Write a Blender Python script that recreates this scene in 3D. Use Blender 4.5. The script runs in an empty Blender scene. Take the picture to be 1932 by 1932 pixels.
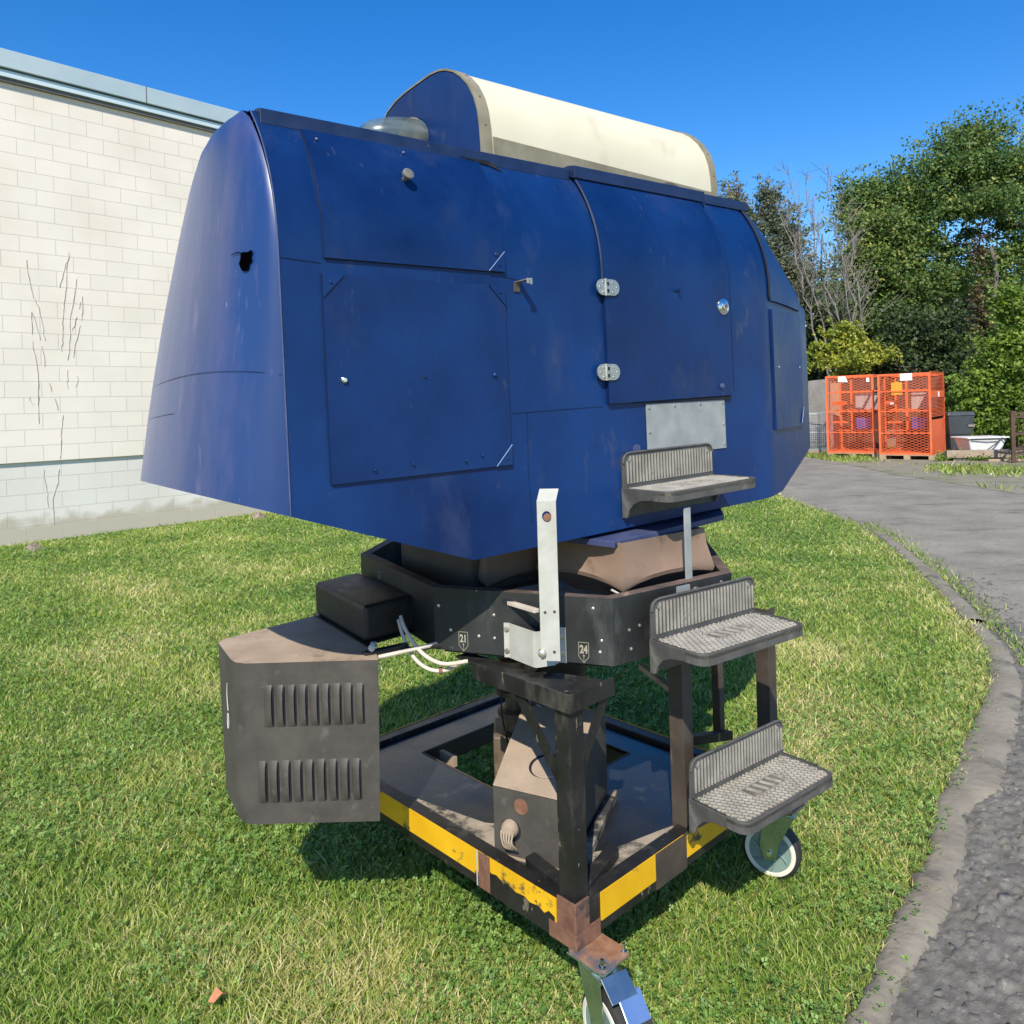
import bpy, bmesh, math, random
import numpy as np
from mathutils import Matrix, Vector
random.seed(7); rng = np.random.default_rng(7)
R = math.radians
scn = bpy.context.scene
col = scn.collection

# ------------------------------------------------------------------ camera
cam_d = bpy.data.cameras.new("camera"); cam = bpy.data.objects.new("camera", cam_d); col.objects.link(cam)
ro = R(-1.67)
r_ = Vector((math.cos(ro), 0, math.sin(ro))); u_ = Vector((-math.sin(ro), 0, math.cos(ro))); b_ = Vector((0, -1, 0))
cam.matrix_world = Matrix(((r_.x, u_.x, b_.x, 0), (r_.y, u_.y, b_.y, 0), (r_.z, u_.z, b_.z, 1.54), (0, 0, 0, 1)))
cam_d.sensor_width = 36; cam_d.lens = 36 * 1454 / 1932; cam_d.shift_y = -199 / 1932
cam_d.clip_start = 0.05; cam_d.clip_end = 600
scn.camera = cam

# ------------------------------------------------------------------ light
SUN_AZ, SUN_EL = R(-99), R(43.5)      # direction towards the sun (azimuth from +X)
w = bpy.data.worlds.new("World"); scn.world = w; w.use_nodes = True
nt = w.node_tree; bg = nt.nodes['Background']; sky = nt.nodes.new('ShaderNodeTexSky')
sky.sky_type = 'NISHITA'; sky.sun_disc = False; sky.sun_elevation = SUN_EL
sky.sun_rotation = math.pi / 2 - SUN_AZ
sky.air_density = 1.0; sky.dust_density = 0.3; sky.ozone_density = 3.0; sky.altitude = 0
hs = nt.nodes.new('ShaderNodeHueSaturation'); hs.inputs['Saturation'].default_value = 1.40; hs.inputs['Hue'].default_value = .508; hs.inputs['Value'].default_value = 1.10
nt.links.new(sky.outputs[0], hs.inputs['Color']); nt.links.new(hs.outputs[0], bg.inputs[0]); bg.inputs[1].default_value = 0.14
sd = bpy.data.lights.new("sun", 'SUN'); sd.energy = 5.0; sd.angle = R(0.5); sd.color = (1.0, 0.915, 0.775)
sun = bpy.data.objects.new("sun", sd); col.objects.link(sun)
sdir = Vector((math.cos(SUN_AZ) * math.cos(SUN_EL), math.sin(SUN_AZ) * math.cos(SUN_EL), math.sin(SUN_EL)))
sun.rotation_euler = sdir.to_track_quat('Z', 'Y').to_euler(); sun.location = sdir * 30
scn.view_settings.view_transform = 'Standard'; scn.view_settings.look = 'None'
scn.view_settings.exposure = 0.36; scn.view_settings.gamma = 1.0
scn.render.resolution_x = 1024; scn.render.resolution_y = 1024

# ------------------------------------------------------------------ materials
def mat(name, c1, c2, scale=8, rough=.5, rough2=None, metal=0, bump=0, bscale=None, detail=6, specks=(), stretch=(1, 1, 1), spec=.5, rot=(0, 0, 0), sheen=0, bdist=.006):
    """two noise-mixed base colours, optional list of specks (colour, scale, threshold, softness, stretch)"""
    m = bpy.data.materials.new(name); m.use_nodes = True; n = m.node_tree; L = n.links
    p = n.nodes['Principled BSDF']; tc = n.nodes.new('ShaderNodeTexCoord')
    mp = n.nodes.new('ShaderNodeMapping'); mp.inputs['Scale'].default_value = stretch; mp.inputs['Rotation'].default_value = rot
    L.new(tc.outputs['Object'], mp.inputs[0])
    no = n.nodes.new('ShaderNodeTexNoise'); no.inputs['Scale'].default_value = scale; no.inputs['Detail'].default_value = detail
    no.inputs['Roughness'].default_value = .6
    L.new(mp.outputs[0], no.inputs['Vector'])
    mr = n.nodes.new('ShaderNodeMapRange'); mr.inputs[1].default_value = .32; mr.inputs[2].default_value = .68
    L.new(no.outputs[0], mr.inputs[0])
    mx = n.nodes.new('ShaderNodeMix'); mx.data_type = 'RGBA'
    mx.inputs[6].default_value = (*c1, 1); mx.inputs[7].default_value = (*c2, 1); L.new(mr.outputs[0], mx.inputs[0])
    out = mx.outputs[2]
    for k, (sc, s_, th, so, st) in enumerate(specks):
        m2 = n.nodes.new('ShaderNodeMapping'); m2.inputs['Scale'].default_value = st; m2.inputs['Location'].default_value = (k * 3.7, k * 1.3, 5.1 * k)
        L.new(tc.outputs['Object'], m2.inputs[0])
        n2 = n.nodes.new('ShaderNodeTexNoise'); n2.inputs['Scale'].default_value = s_; n2.inputs['Detail'].default_value = 5; n2.inputs['Roughness'].default_value = .65
        L.new(m2.outputs[0], n2.inputs['Vector'])
        q = n.nodes.new('ShaderNodeMapRange'); q.inputs[1].default_value = th; q.inputs[2].default_value = th + so
        L.new(n2.outputs[0], q.inputs[0])
        x2 = n.nodes.new('ShaderNodeMix'); x2.data_type = 'RGBA'; L.new(q.outputs[0], x2.inputs[0])
        L.new(out, x2.inputs[6]); x2.inputs[7].default_value = (*sc, 1); out = x2.outputs[2]
    L.new(out, p.inputs['Base Color'])
    if rough2 is None: p.inputs['Roughness'].default_value = rough
    else:
        q = n.nodes.new('ShaderNodeMapRange'); q.inputs[3].default_value = rough; q.inputs[4].default_value = rough2
        L.new(mr.outputs[0], q.inputs[0]); L.new(q.outputs[0], p.inputs['Roughness'])
    p.inputs['Sheen Weight'].default_value = sheen; p.inputs['Sheen Roughness'].default_value = .35; p.inputs['Sheen Tint'].default_value = (.75, .78, 1, 1)
    p.inputs['Metallic'].default_value = metal; p.inputs['Specular IOR Level'].default_value = spec
    if bump:
        nb = n.nodes.new('ShaderNodeTexNoise'); nb.inputs['Scale'].default_value = bscale or scale * 4; nb.inputs['Detail'].default_value = 4
        L.new(mp.outputs[0], nb.inputs['Vector'])
        bp = n.nodes.new('ShaderNodeBump'); bp.inputs['Strength'].default_value = min(1, bump); bp.inputs['Distance'].default_value = bdist
        L.new(nb.outputs[0], bp.inputs['Height']); L.new(bp.outputs[0], p.inputs['Normal'])
    return m
ONE = (1, 1, 1)
M = {}
M['blue'] = mat('blue_paint', (.0010, .013, .072), (.0032, .033, .145), 2.0, .32, .48, bump=.16, bscale=3.2, bdist=.05, stretch=(1, 1, .8), spec=.33, sheen=.0,
                specks=[((.022, .042, .12), 5, .56, .2, (1, 1, .5)), ((.045, .055, .10), 9, .62, .12, (1, 1, .45)), ((.04, .055, .11), 20, .67, .10, (1.2, 1.2, .7)), ((.16, .20, .32), 60, .745, .03, (1, 1, .6)), ((.04, .035, .035), 22, .70, .06, (1, 1, .5))])
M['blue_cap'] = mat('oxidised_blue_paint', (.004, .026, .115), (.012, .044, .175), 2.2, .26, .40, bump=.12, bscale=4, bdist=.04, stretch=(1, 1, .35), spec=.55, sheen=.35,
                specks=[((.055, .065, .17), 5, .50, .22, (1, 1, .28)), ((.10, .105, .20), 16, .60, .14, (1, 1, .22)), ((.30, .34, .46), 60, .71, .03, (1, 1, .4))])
M['blue_panel'] = mat('blue_panel_paint', (.0010, .012, .066), (.0028, .028, .128), 2.5, .34, .5, bump=.20, bscale=3.5, bdist=.05, spec=.33, sheen=.0,
                specks=[((.018, .032, .09), 4, .56, .18, (1, 1, .6)), ((.05, .06, .10), 11, .66, .08, (1, 1, .4)), ((.035, .05, .10), 18, .67, .10, (1.2, 1.2, .7)), ((.14, .18, .30), 60, .75, .03, ONE), ((.05, .045, .045), 22, .70, .05, ONE)])
M['blue_rail'] = mat('dark_blue_rail_paint', (.004, .014, .055), (.008, .024, .085), 12, .4, .55, specks=[((.12, .12, .10), 30, .68, .05, ONE)])
M['blue_plate'] = mat('worn_blue_plate', (.035, .05, .13), (.06, .075, .16), 9, .5, .6, specks=[((.2, .22, .26), 30, .66, .06, ONE)])
M['groove'] = mat('dark_gap', (.004, .005, .012), (.008, .009, .02), 10, .8)
M['cream'] = mat('cream_shell', (.58, .54, .39), (.63, .595, .45), 3, .42, .55, bump=.1, bscale=3, bdist=.03, specks=[((.46, .42, .30), 6, .58, .25, (1, 1, .4)), ((.34, .30, .20), 30, .70, .06, (1, 1, .4))])
M['olive'] = mat('olive_trim', (.17, .155, .10), (.25, .23, .16), 14, .6, specks=[((.07, .06, .04), 30, .66, .05, ONE)])
M['alu'] = mat('bare_aluminium', (.27, .29, .29), (.37, .39, .385), 16, .5, .65, metal=.3, specks=[((.24, .25, .26), 12, .62, .1, (1, 1, .5))])
M['steel'] = mat('nickel_steel', (.40, .38, .33), (.56, .54, .48), 40, .3, .45, metal=.8, specks=[((.2, .16, .1), 80, .66, .05, ONE)])
M['chrome'] = mat('chrome', (.62, .65, .67), (.72, .75, .77), 20, .12, .2, metal=1)
M['zinc'] = mat('zinc_plate', (.42, .52, .50), (.52, .60, .60), 12, .2, .32, metal=.95)
M['pedal'] = mat('pedal_plate', (.35, .52, .72), (.42, .58, .78), 10, .25, .3, metal=.85)
M['whitebar'] = mat('chalky_white_bar', (.34, .345, .31), (.45, .455, .415), 14, .6, .7, specks=[((.28, .29, .26), 20, .62, .1, (1, 1, .4)), ((.15, .15, .14), 60, .72, .03, ONE)])
M['rust'] = mat('rust', (.115, .05, .032), (.21, .105, .065), 25, .8, bump=.3, bscale=60, specks=[((.36, .27, .18), 18, .64, .08, ONE), ((.04, .032, .035), 9, .54, .1, ONE)])
M['rustplate'] = mat('rusty_plate', (.20, .09, .045), (.33, .19, .11), 30, .7, specks=[((.09, .09, .11), 11, .50, .12, ONE), ((.13, .07, .05), 40, .68, .05, ONE)])
M['louvre'] = mat('weathered_black_steel', (.044, .040, .036), (.074, .066, .057), 9, .55, .7, bump=.12, bscale=70, specks=[((.12, .085, .065), 7, .66, .12, (1, 1, .4)), ((.09, .086, .082), 26, .60, .12, ONE), ((.32, .30, .28), 90, .73, .02, ONE)])
M['dusty'] = mat('dusty_steel_top', (.29, .225, .165), (.38, .30, .225), 10, .75, specks=[((.16, .10, .07), 7, .58, .15, ONE), ((.33, .17, .11), 18, .66, .06, ONE)])
M['black'] = mat('worn_black_paint', (.010, .010, .010), (.022, .022, .021), 8, .34, .5, bump=.1, bscale=40, spec=.35, specks=[((.075, .07, .06), 7, .54, .16, (1, 1, .4)), ((.17, .145, .11), 28, .63, .05, (1, 1, .4)), ((.42, .38, .32), 48, .70, .03, (1, 1, .35))])
M['blackwood'] = mat('black_plywood', (.014, .016, .016), (.030, .033, .033), 6, .45, .6, spec=.3, specks=[((.065, .07, .068), 8, .53, .16, (1, 1, .35)), ((.30, .29, .27), 55, .705, .02, (1, 1, .5))])
M['edge'] = mat('bare_ply_edge', (.10, .07, .055), (.26, .17, .13), 30, .8)
M['deck'] = mat('black_deck_paint', (.010, .012, .017), (.020, .022, .027), 5, .20, .34, bump=.05, bscale=20, specks=[((.07, .068, .064), 4.5, .60, .16, ONE), ((.26, .23, .19), 20, .70, .05, ONE), ((.5, .46, .4), 70, .73, .02, ONE)])
M['dust'] = mat('gritty_deck', (.26, .225, .18), (.36, .31, .25), 24, .85, specks=[((.028, .028, .03), 7, .47, .10, ONE), ((.05, .05, .05), 30, .56, .1, ONE)])
M['yellow'] = mat('scraped_yellow_paint', (.60, .33, .006), (.74, .43, .010), 6, .42, .55, specks=[((.07, .055, .04), 7, .60, .06, (1, 1, 1.4)), ((.16, .07, .04), 6, .62, .04, ONE), ((.02, .02, .02), 30, .68, .04, ONE)])
M['brownsteel'] = mat('brown_rusted_steel', (.038, .030, .024), (.075, .06, .047), 10, .6, specks=[((.18, .10, .06), 18, .64, .08, (1, 1, .3)), ((.25, .22, .18), 50, .72, .03, ONE)])
M['canvas'] = mat('tan_canvas', (.20, .135, .095), (.26, .18, .13), 5, .75, bump=.25, bscale=14, specks=[((.14, .095, .07), 9, .6, .12, ONE)])
M['vinyl'] = mat('black_vinyl', (.010, .010, .010), (.018, .017, .016), 30, .5, .6, bump=.2, bscale=120)
M['rubber'] = mat('dusty_rubber', (.045, .045, .043), (.10, .098, .092), 12, .55, .7, specks=[((.17, .16, .14), 14, .58, .14, ONE), ((.015, .015, .015), 30, .64, .06, ONE)])
M['rubbertread'] = mat('tread_rubber_worn', (.085, .08, .066), (.17, .155, .12), 10, .65, .8, specks=[((.27, .225, .15), 7, .54, .16, ONE)])
M['ribs'] = mat('worn_rib_rubber', (.22, .21, .185), (.38, .365, .315), 16, .65, specks=[((.13, .125, .115), 14, .60, .14, ONE), ((.42, .37, .28), 6, .60, .12, ONE)])  # lighter tone of the worn, dusty ribs on the step rubber
M['tyre'] = mat('tyre_rubber', (.014, .014, .014), (.025, .025, .025), 30, .7)
M['whitering'] = mat('white_wheel_band', (.62, .60, .50), (.74, .72, .62), 20, .45)
M['hub'] = mat('grey_green_wheel_hub', (.15, .22, .195), (.20, .28, .25), 9, .35)
M['pole'] = mat('cream_cable', (.50, .44, .36), (.62, .56, .48), 30, .55)
M['mech'] = mat('greasy_machinery', (.06, .045, .03), (.16, .12, .08), 30, .5, specks=[((.3, .24, .16), 30, .66, .06, ONE)])
M['decalw'] = mat('decal_cream', (.26, .25, .19), (.36, .34, .27), 60, .6)
M['chalk'] = mat('chalk_mark', (.6, .6, .6), (.7, .7, .7), 60, .8)
M['orange'] = mat('orange_cage_paint', (.72, .115, .028), (.82, .16, .05), 6, .45, .6, specks=[((.35, .09, .05), 10, .64, .1, ONE)])
M['orange2'] = mat('orange_cage_mesh', (.60, .10, .03), (.74, .15, .05), 6, .5)
M['paper'] = mat('white_card', (.78, .80, .82), (.82, .84, .86), 6, .6)
M['ysign'] = mat('yellow_sign', (.80, .46, .02), (.86, .52, .04), 20, .5)
M['pallet'] = mat('pallet_wood', (.30, .21, .14), (.42, .32, .22), 9, .8, stretch=(1, 1, 5))
M['bluegoods'] = mat('blue_goods', (.05, .06, .28), (.08, .10, .38), 9, .5)
M['greyboard'] = mat('grey_board', (.15, .145, .135), (.23, .22, .205), 6, .85, stretch=(1, 1, .3), specks=[((.06, .06, .05), 12, .6, .1, ONE)])
M['greyfar'] = mat('grey_sheet', (.26, .25, .25), (.36, .35, .34), 3, .8, stretch=(4, 4, .5))
M['bin'] = mat('dark_grey_plastic', (.032, .040, .046), (.05, .06, .066), 6, .5)
M['tub'] = mat('white_plastic', (.66, .68, .68), (.76, .77, .77), 4, .4)
M['plank'] = mat('old_plank', (.23, .18, .13), (.36, .29, .22), 5, .85, specks=[((.06, .05, .045), 4, .6, .1, ONE)])
M['rack'] = mat('rusty_rack', (.055, .030, .020), (.10, .055, .038), 9, .75)
M['wire'] = mat('galvanised_wire', (.40, .43, .42), (.52, .55, .54), 9, .45, metal=.6)
M['fascia'] = mat('pale_blue_fascia', (.36, .46, .50), (.42, .52, .555), 1.2, .38, .5, specks=[((.30, .41, .46), 3, .6, .2, (.3, .3, 3))])
M['fascia2'] = mat('pale_fascia_drip', (.50, .62, .66), (.56, .68, .72), 2, .4)
M['shade_and_joint'] = mat('painted_shade_strip', (.10, .10, .10), (.14, .135, .13), 6, .8)  # dark tone for the painted shade strip at the roof edge and the fascia joints
M['vine'] = mat('dead_ivy_stem', (.34, .30, .26), (.50, .45, .40), 30, .9)
M['bark'] = mat('bark', (.09, .075, .06), (.17, .145, .12), 6, .9, stretch=(3, 3, .6))
M['barkpale'] = mat('pale_bark', (.16, .145, .125), (.28, .255, .23), 6, .9)
M['stone'] = mat('stone', (.10, .075, .055), (.30, .25, .21), 22, .9, bump=.4)
M['leafbrown'] = mat('dead_leaf', (.42, .16, .07), (.52, .24, .12), 30, .7)
M['void'] = mat('dark_hollow', (.0008, .0008, .001), (.001, .001, .0014), 5, 1.0, spec=0)
M['glass'] = None

def glassmat():
    m = bpy.data.materials.new('clouded_plexiglass'); m.use_nodes = True; n = m.node_tree; L = n.links; p = n.nodes['Principled BSDF']
    p.inputs['Base Color'].default_value = (.11, .15, .155, 1); p.inputs['Roughness'].default_value = .28
    tc = n.nodes.new('ShaderNodeTexCoord'); no = n.nodes.new('ShaderNodeTexNoise'); no.inputs['Scale'].default_value = 11
    mp = n.nodes.new('ShaderNodeMapping'); mp.inputs['Scale'].default_value = (1, 1, 3)
    L.new(tc.outputs['Object'], mp.inputs[0]); L.new(mp.outputs[0], no.inputs['Vector'])
    q = n.nodes.new('ShaderNodeMapRange'); q.inputs[1].default_value = .35; q.inputs[2].default_value = .6; q.inputs[3].default_value = .35; q.inputs[4].default_value = .75
    L.new(no.outputs[0], q.inputs[0]); L.new(q.outputs[0], p.inputs['Alpha'])
    return m
M['glass'] = glassmat()

def leafmat(name, ramp, trans=.25, rough=.55):
    m = bpy.data.materials.new(name); m.use_nodes = True; n = m.node_tree; L = n.links; p = n.nodes['Principled BSDF']
    at = n.nodes.new('ShaderNodeAttribute'); at.attribute_name = 'tint'
    cr = n.nodes.new('ShaderNodeValToRGB'); e = cr.color_ramp.elements
    e[0].position = ramp[0][0]; e[0].color = (*ramp[0][1], 1); e[1].position = ramp[-1][0]; e[1].color = (*ramp[-1][1], 1)
    for pos, c in ramp[1:-1]: x = e.new(pos); x.color = (*c, 1)
    L.new(at.outputs['Fac'], cr.inputs[0]); L.new(cr.outputs[0], p.inputs['Base Color']); p.inputs['Roughness'].default_value = rough
    tr = n.nodes.new('ShaderNodeBsdfTranslucent'); L.new(cr.outputs[0], tr.inputs[0])
    ms = n.nodes.new('ShaderNodeMixShader'); ms.inputs[0].default_value = trans
    L.new(p.outputs[0], ms.inputs[1]); L.new(tr.outputs[0], ms.inputs[2]); L.new(ms.outputs[0], n.nodes['Material Output'].inputs[0])
    return m
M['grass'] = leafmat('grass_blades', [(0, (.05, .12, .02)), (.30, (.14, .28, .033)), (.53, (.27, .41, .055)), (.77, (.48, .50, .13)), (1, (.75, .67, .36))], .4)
M['clover'] = leafmat('clover_leaves', [(0, (.065, .15, .03)), (.5, (.17, .31, .06)), (1, (.33, .46, .12))], .35)
M['maple'] = leafmat('maple_leaves', [(0, (.045, .11, .028)), (.42, (.105, .19, .045)), (.72, (.21, .28, .06)), (1, (.45, .44, .12))], .42)
M['oliveleaf'] = leafmat('olive_grey_leaves', [(0, (.08, .115, .065)), (.6, (.17, .20, .12)), (1, (.33, .27, .16))], .4)
M['yellowleaf'] = leafmat('yellow_green_leaves', [(0, (.13, .19, .025)), (.5, (.32, .36, .04)), (1, (.60, .50, .06))], .4)
M['darkleaf'] = leafmat('dark_undergrowth', [(0, (.022, .042, .012)), (.7, (.06, .095, .024)), (1, (.16, .19, .045))], .3)
M['hedge'] = leafmat('bright_hedge_leaves', [(0, (.06, .12, .015)), (.5, (.16, .26, .025)), (1, (.33, .42, .06))], .4)
M['redleaf'] = leafmat('burgundy_leaves', [(0, (.05, .028, .018)), (.45, (.10, .05, .03)), (.6, (.10, .11, .035)), (1, (.22, .22, .06))], .3)

# ------------------------------------------------------------------ object helpers
def tag(o, label=None, cat=None, group=None, kind=None):
    if label: o['label'] = label
    if cat: o['category'] = cat
    if group: o['group'] = group
    if kind: o['kind'] = kind
    return o
def thing(name, loc, label, cat, group=None):
    o = bpy.data.objects.new(name, None); col.objects.link(o); o.location = loc; o.empty_display_size = .1
    return tag(o, label, cat, group)
class MB:
    def __init__(s): s.v = []; s.f = []
    def add(s, v, f):
        b = len(s.v); s.v += [tuple(map(float, p)) for p in v]; s.f += [tuple(i + b for i in q) for q in f]; return s
    def hexa(s, o, a, b, c):
        o, a, b, c = map(np.array, (o, a, b, c)); o = o.astype(float)
        v = [o, o + a, o + a + b, o + b, o + c, o + a + c, o + a + b + c, o + b + c]
        return s.add(v, [(0, 3, 2, 1), (4, 5, 6, 7), (0, 1, 5, 4), (1, 2, 6, 5), (2, 3, 7, 6), (3, 0, 4, 7)])
    def box(s, x0, x1, y0, y1, z0, z1): return s.hexa((x0, y0, z0), (x1 - x0, 0, 0), (0, y1 - y0, 0), (0, 0, z1 - z0))
    def prism(s, poly, ext):
        n = len(poly); p = [np.array(q, float) for q in poly]; e = np.array(ext, float)
        return s.add(p + [q + e for q in p], [tuple(range(n))[::-1], tuple(range(n, 2 * n))] + [(i, (i + 1) % n, n + (i + 1) % n, n + i) for i in range(n)])
    def tube(s, pts, rad, n=8, cap=True):
        pts = [np.array(p, float) for p in pts]; k = len(pts)
        rad = rad if hasattr(rad, '__len__') else [rad] * k
        t0 = pts[1] - pts[0]; up = np.array([0, 0, 1.]) if abs(t0[2]) < .9 * np.linalg.norm(t0) else np.array([1., 0, 0])
        vs = []; x = None
        for i in range(k):
            t = pts[min(i + 1, k - 1)] - pts[max(i - 1, 0)]; t = t / (np.linalg.norm(t) + 1e-9)
            x = np.cross(up, t) if x is None else x - t * (x @ t)
            x = x / (np.linalg.norm(x) + 1e-9); y = np.cross(t, x)
            for j in range(n):
                a = 2 * math.pi * j / n; vs.append(pts[i] + rad[i] * (math.cos(a) * x + math.sin(a) * y))
        fs = [(i * n + j, i * n + (j + 1) % n, (i + 1) * n + (j + 1) % n, (i + 1) * n + j) for i in range(k - 1) for j in range(n)]
        if cap: fs += [tuple(range(n))[::-1], tuple(range((k - 1) * n, k * n))]
        return s.add(vs, fs)
    def lathe(s, o, ax, prof, n=24):
        """prof = list of (distance along axis, radius)"""
        o = np.array(o, float); ax = np.array(ax, float); ax /= np.linalg.norm(ax)
        h = np.array([0, 0, 1.]) if abs(ax[2]) < .9 else np.array([1., 0, 0]); x = np.cross(h, ax); x /= np.linalg.norm(x); y = np.cross(ax, x)
        vs = [o + ax * d + r * (math.cos(2 * math.pi * j / n) * x + math.sin(2 * math.pi * j / n) * y) for d, r in prof for j in range(n)]
        k = len(prof)
        fs = [(i * n + j, i * n + (j + 1) % n, (i + 1) * n + (j + 1) % n, (i + 1) * n + j) for i in range(k - 1) for j in range(n)]
        fs += [tuple(range(n))[::-1], tuple(range((k - 1) * n, k * n))]
        return s.add(vs, fs)
    def grid(s, P):
        a, b = len(P), len(P[0])
        return s.add([p for row in P for p in row], [(i * b + j, i * b + j + 1, (i + 1) * b + j + 1, (i + 1) * b + j) for i in range(a - 1) for j in range(b - 1)])
    def each(s, name, m, parent, nv, **kw):
        """one object for every piece of nv vertices"""
        for k in range(0, len(s.v), nv):
            b = MB(); b.v = s.v[k:k + nv]; b.f = [tuple(i - k for i in f) for f in s.f if k <= f[0] < k + nv]; o = b.build(name, m, parent, **kw)
        return o
    SPLIT = {'bolt', 'block', 'screw', 'foot', 'post', 'deck_board', 'rail', 'bar', 'slot', 'rivet_hole', 'louvre_slot', 'yellow_band', 'post_brace', 'foot_block', 'step_crossbar', 'hinge_bar', 'cap_nut', 'loose_wires', 'hub_spoke', 'stud_bolt', 'hose', 'step_brace', 'fascia_joint', 'stem', 'chalk_squiggle', 'embossed_pad_off', 'opening_lip', 'side_slats', 'support_beam', 'skin_seam', 'cap_joint_line'}
    def comps(s):
        par = list(range(len(s.v)))
        def find(i):
            while par[i] != i: par[i] = par[par[i]]; i = par[i]
            return i
        for f in s.f:
            a = find(f[0])
            for i in f[1:]: par[find(i)] = a
        g = {}
        for f in s.f: g.setdefault(find(f[0]), []).append(f)
        out = []
        for fs in g.values():
            ids = sorted({i for f in fs for i in f}); mp = {i: k for k, i in enumerate(ids)}; b = MB(); b.v = [s.v[i] for i in ids]; b.f = [tuple(mp[i] for i in f) for f in fs]; out.append(b)
        return out
    def build(s, name, m, parent=None, bevel=0, smooth=False, mtx=None, recalc=True, segs=2):
        if name in MB.SPLIT and parent is not None:
            cs = s.comps()
            if 1 < len(cs) <= 100:
                for c in cs: o = c.build(name, m, parent, bevel, smooth, mtx, recalc, segs)
                return o
        me = bpy.data.meshes.new(name); me.from_pydata(s.v, [], s.f); me.validate()
        if recalc:
            bm = bmesh.new(); bm.from_mesh(me); bmesh.ops.recalc_face_normals(bm, faces=bm.faces); bm.to_mesh(me); bm.free()
        me.materials.append(m)
        o = bpy.data.objects.new(name, me); col.objects.link(o)
        if smooth:
            for p in me.polygons: p.use_smooth = True
            if smooth != 'all': me.set_sharp_from_angle(angle=R(35))
        if bevel:
            b = o.modifiers.new('bevel', 'BEVEL'); b.width = bevel; b.segments = segs; b.limit_method = 'ANGLE'; b.angle_limit = R(35)
        if parent is not None:
            o.parent = parent
            if parent.type == 'EMPTY': o.matrix_parent_inverse = Matrix.Translation(-parent.location)
        if mtx is not None: o.matrix_basis = mtx
        return o
def frame(o, x, y, z):
    x, y, z, o = map(np.array, (x, y, z, o))
    return Matrix(((x[0], y[0], z[0], o[0]), (x[1], y[1], z[1], o[1]), (x[2], y[2], z[2], o[2]), (0, 0, 0, 1)))
def text(body, size, mtx, parent, m, name='number', off=.0, ext=.0006):
    c = bpy.data.curves.new(name, 'FONT'); c.body = body; c.size = size; c.extrude = ext; c.offset = off; c.align_x = 'CENTER'; c.align_y = 'CENTER'
    t = bpy.data.objects.new('t', c); col.objects.link(t); dg = bpy.context.evaluated_depsgraph_get()
    me = bpy.data.meshes.new_from_object(t.evaluated_get(dg)); bpy.data.objects.remove(t)
    me.materials.clear(); me.materials.append(m)
    o = bpy.data.objects.new(name, me); col.objects.link(o); o.parent = parent
    if parent.type == 'EMPTY': o.matrix_parent_inverse = Matrix.Translation(-parent.location)
    o.matrix_basis = mtx
    return o
def np_mesh(name, V, F, m, tint=None, parent=None):
    """V (n,3), F (k,4) or (k,3) arrays"""
    me = bpy.data.meshes.new(name); n = F.shape[1]
    me.vertices.add(len(V)); me.vertices.foreach_set('co', V.astype(np.float32).ravel())
    me.loops.add(F.size); me.loops.foreach_set('vertex_index', F.astype(np.int32).ravel())
    me.polygons.add(len(F)); me.polygons.foreach_set('loop_start', np.arange(0, F.size, n, dtype=np.int32)); me.polygons.foreach_set('loop_total', np.full(len(F), n, dtype=np.int32))
    me.update(calc_edges=True)
    if tint is not None:
        a = me.attributes.new('tint', 'FLOAT', 'POINT'); a.data.foreach_set('value', tint.astype(np.float32))
    me.materials.append(m); o = bpy.data.objects.new(name, me); col.objects.link(o)
    if parent is not None:
        o.parent = parent
        if parent.type == 'EMPTY': o.matrix_parent_inverse = Matrix.Translation(-parent.location)
    return o
def unit(a): a = np.array(a, float); return a / np.linalg.norm(a)
Z = np.array([0, 0, 1.])

# ================================================================== GROUND
GE = [(4.2, 12.12), (4.09, 9.47), (3.69, 7.49), (3.3, 6.12), (2.99, 5.11), (2.75, 4.53), (2.48, 4.08), (2.17, 3.68), (1.77, 3.17), (1.51, 2.85), (1.33, 2.56), (1.1, 2.3), (.96, 2.13), (.88, 2.0), (.77, 1.89)]
GE = [(5.2, 40), (4.75, 22), (4.4, 15.5)] + GE + [(.5, 1.55), (0, .9), (-.6, 0)]
KO = [(4.27, 9.89), (3.91, 7.88), (3.56, 6.56), (3.20, 5.42), (3.07, 5.13), (2.91, 4.57), (2.65, 4.06), (2.3, 3.55), (1.99, 3.15), (1.84, 2.95), (1.62, 2.81), (1.5, 2.61), (1.35, 2.39), (1.23, 2.25), (1.09, 2.12), (.95, 1.97), (.88, 1.89), (.62, 1.5), (.2, .9), (-.4, 0)]
gx = np.array([p[0] for p in GE]); gy = np.array([p[1] for p in GE])
def edge_x(y): return np.interp(y, gy[::-1], gx[::-1])
def groundmat(name, spec):
    return mat(name, **spec)
lawn_m = mat('lawn_soil', (.10, .13, .035), (.20, .22, .07), 2.2, .9, bump=.5, bscale=60, specks=[((.16, .135, .075), 1.6, .60, .1, ONE), ((.035, .06, .018), 14, .56, .1, ONE)])
g = MB().add([(-90, -15, 0), (90, -15, 0), (90, 260, 0), (-90, 260, 0)], [(0, 1, 2, 3)]).build('ground', lawn_m, recalc=False); tag(g, kind='structure')
asph = mat('worn_asphalt', (.175, .162, .132), (.27, .25, .208), 1.6, .9, bump=.5, bscale=60, detail=9, spec=.25,
           specks=[((.33, .315, .27), 28, .60, .10, ONE), ((.10, .095, .08), 18, .60, .10, ONE), ((.36, .34, .30), 90, .62, .06, ONE), ((.085, .083, .078), 2.2, .56, .16, (.5, 1.6, 1)), ((.235, .21, .155), 2.2, .62, .08, ONE), ((.05, .048, .045), 9, .66, .03, (.35, 2, 1)), ((.14, .15, .06), 5, .69, .05, ONE), ((.055, .054, .052), 40, .64, .05, ONE)])
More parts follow.
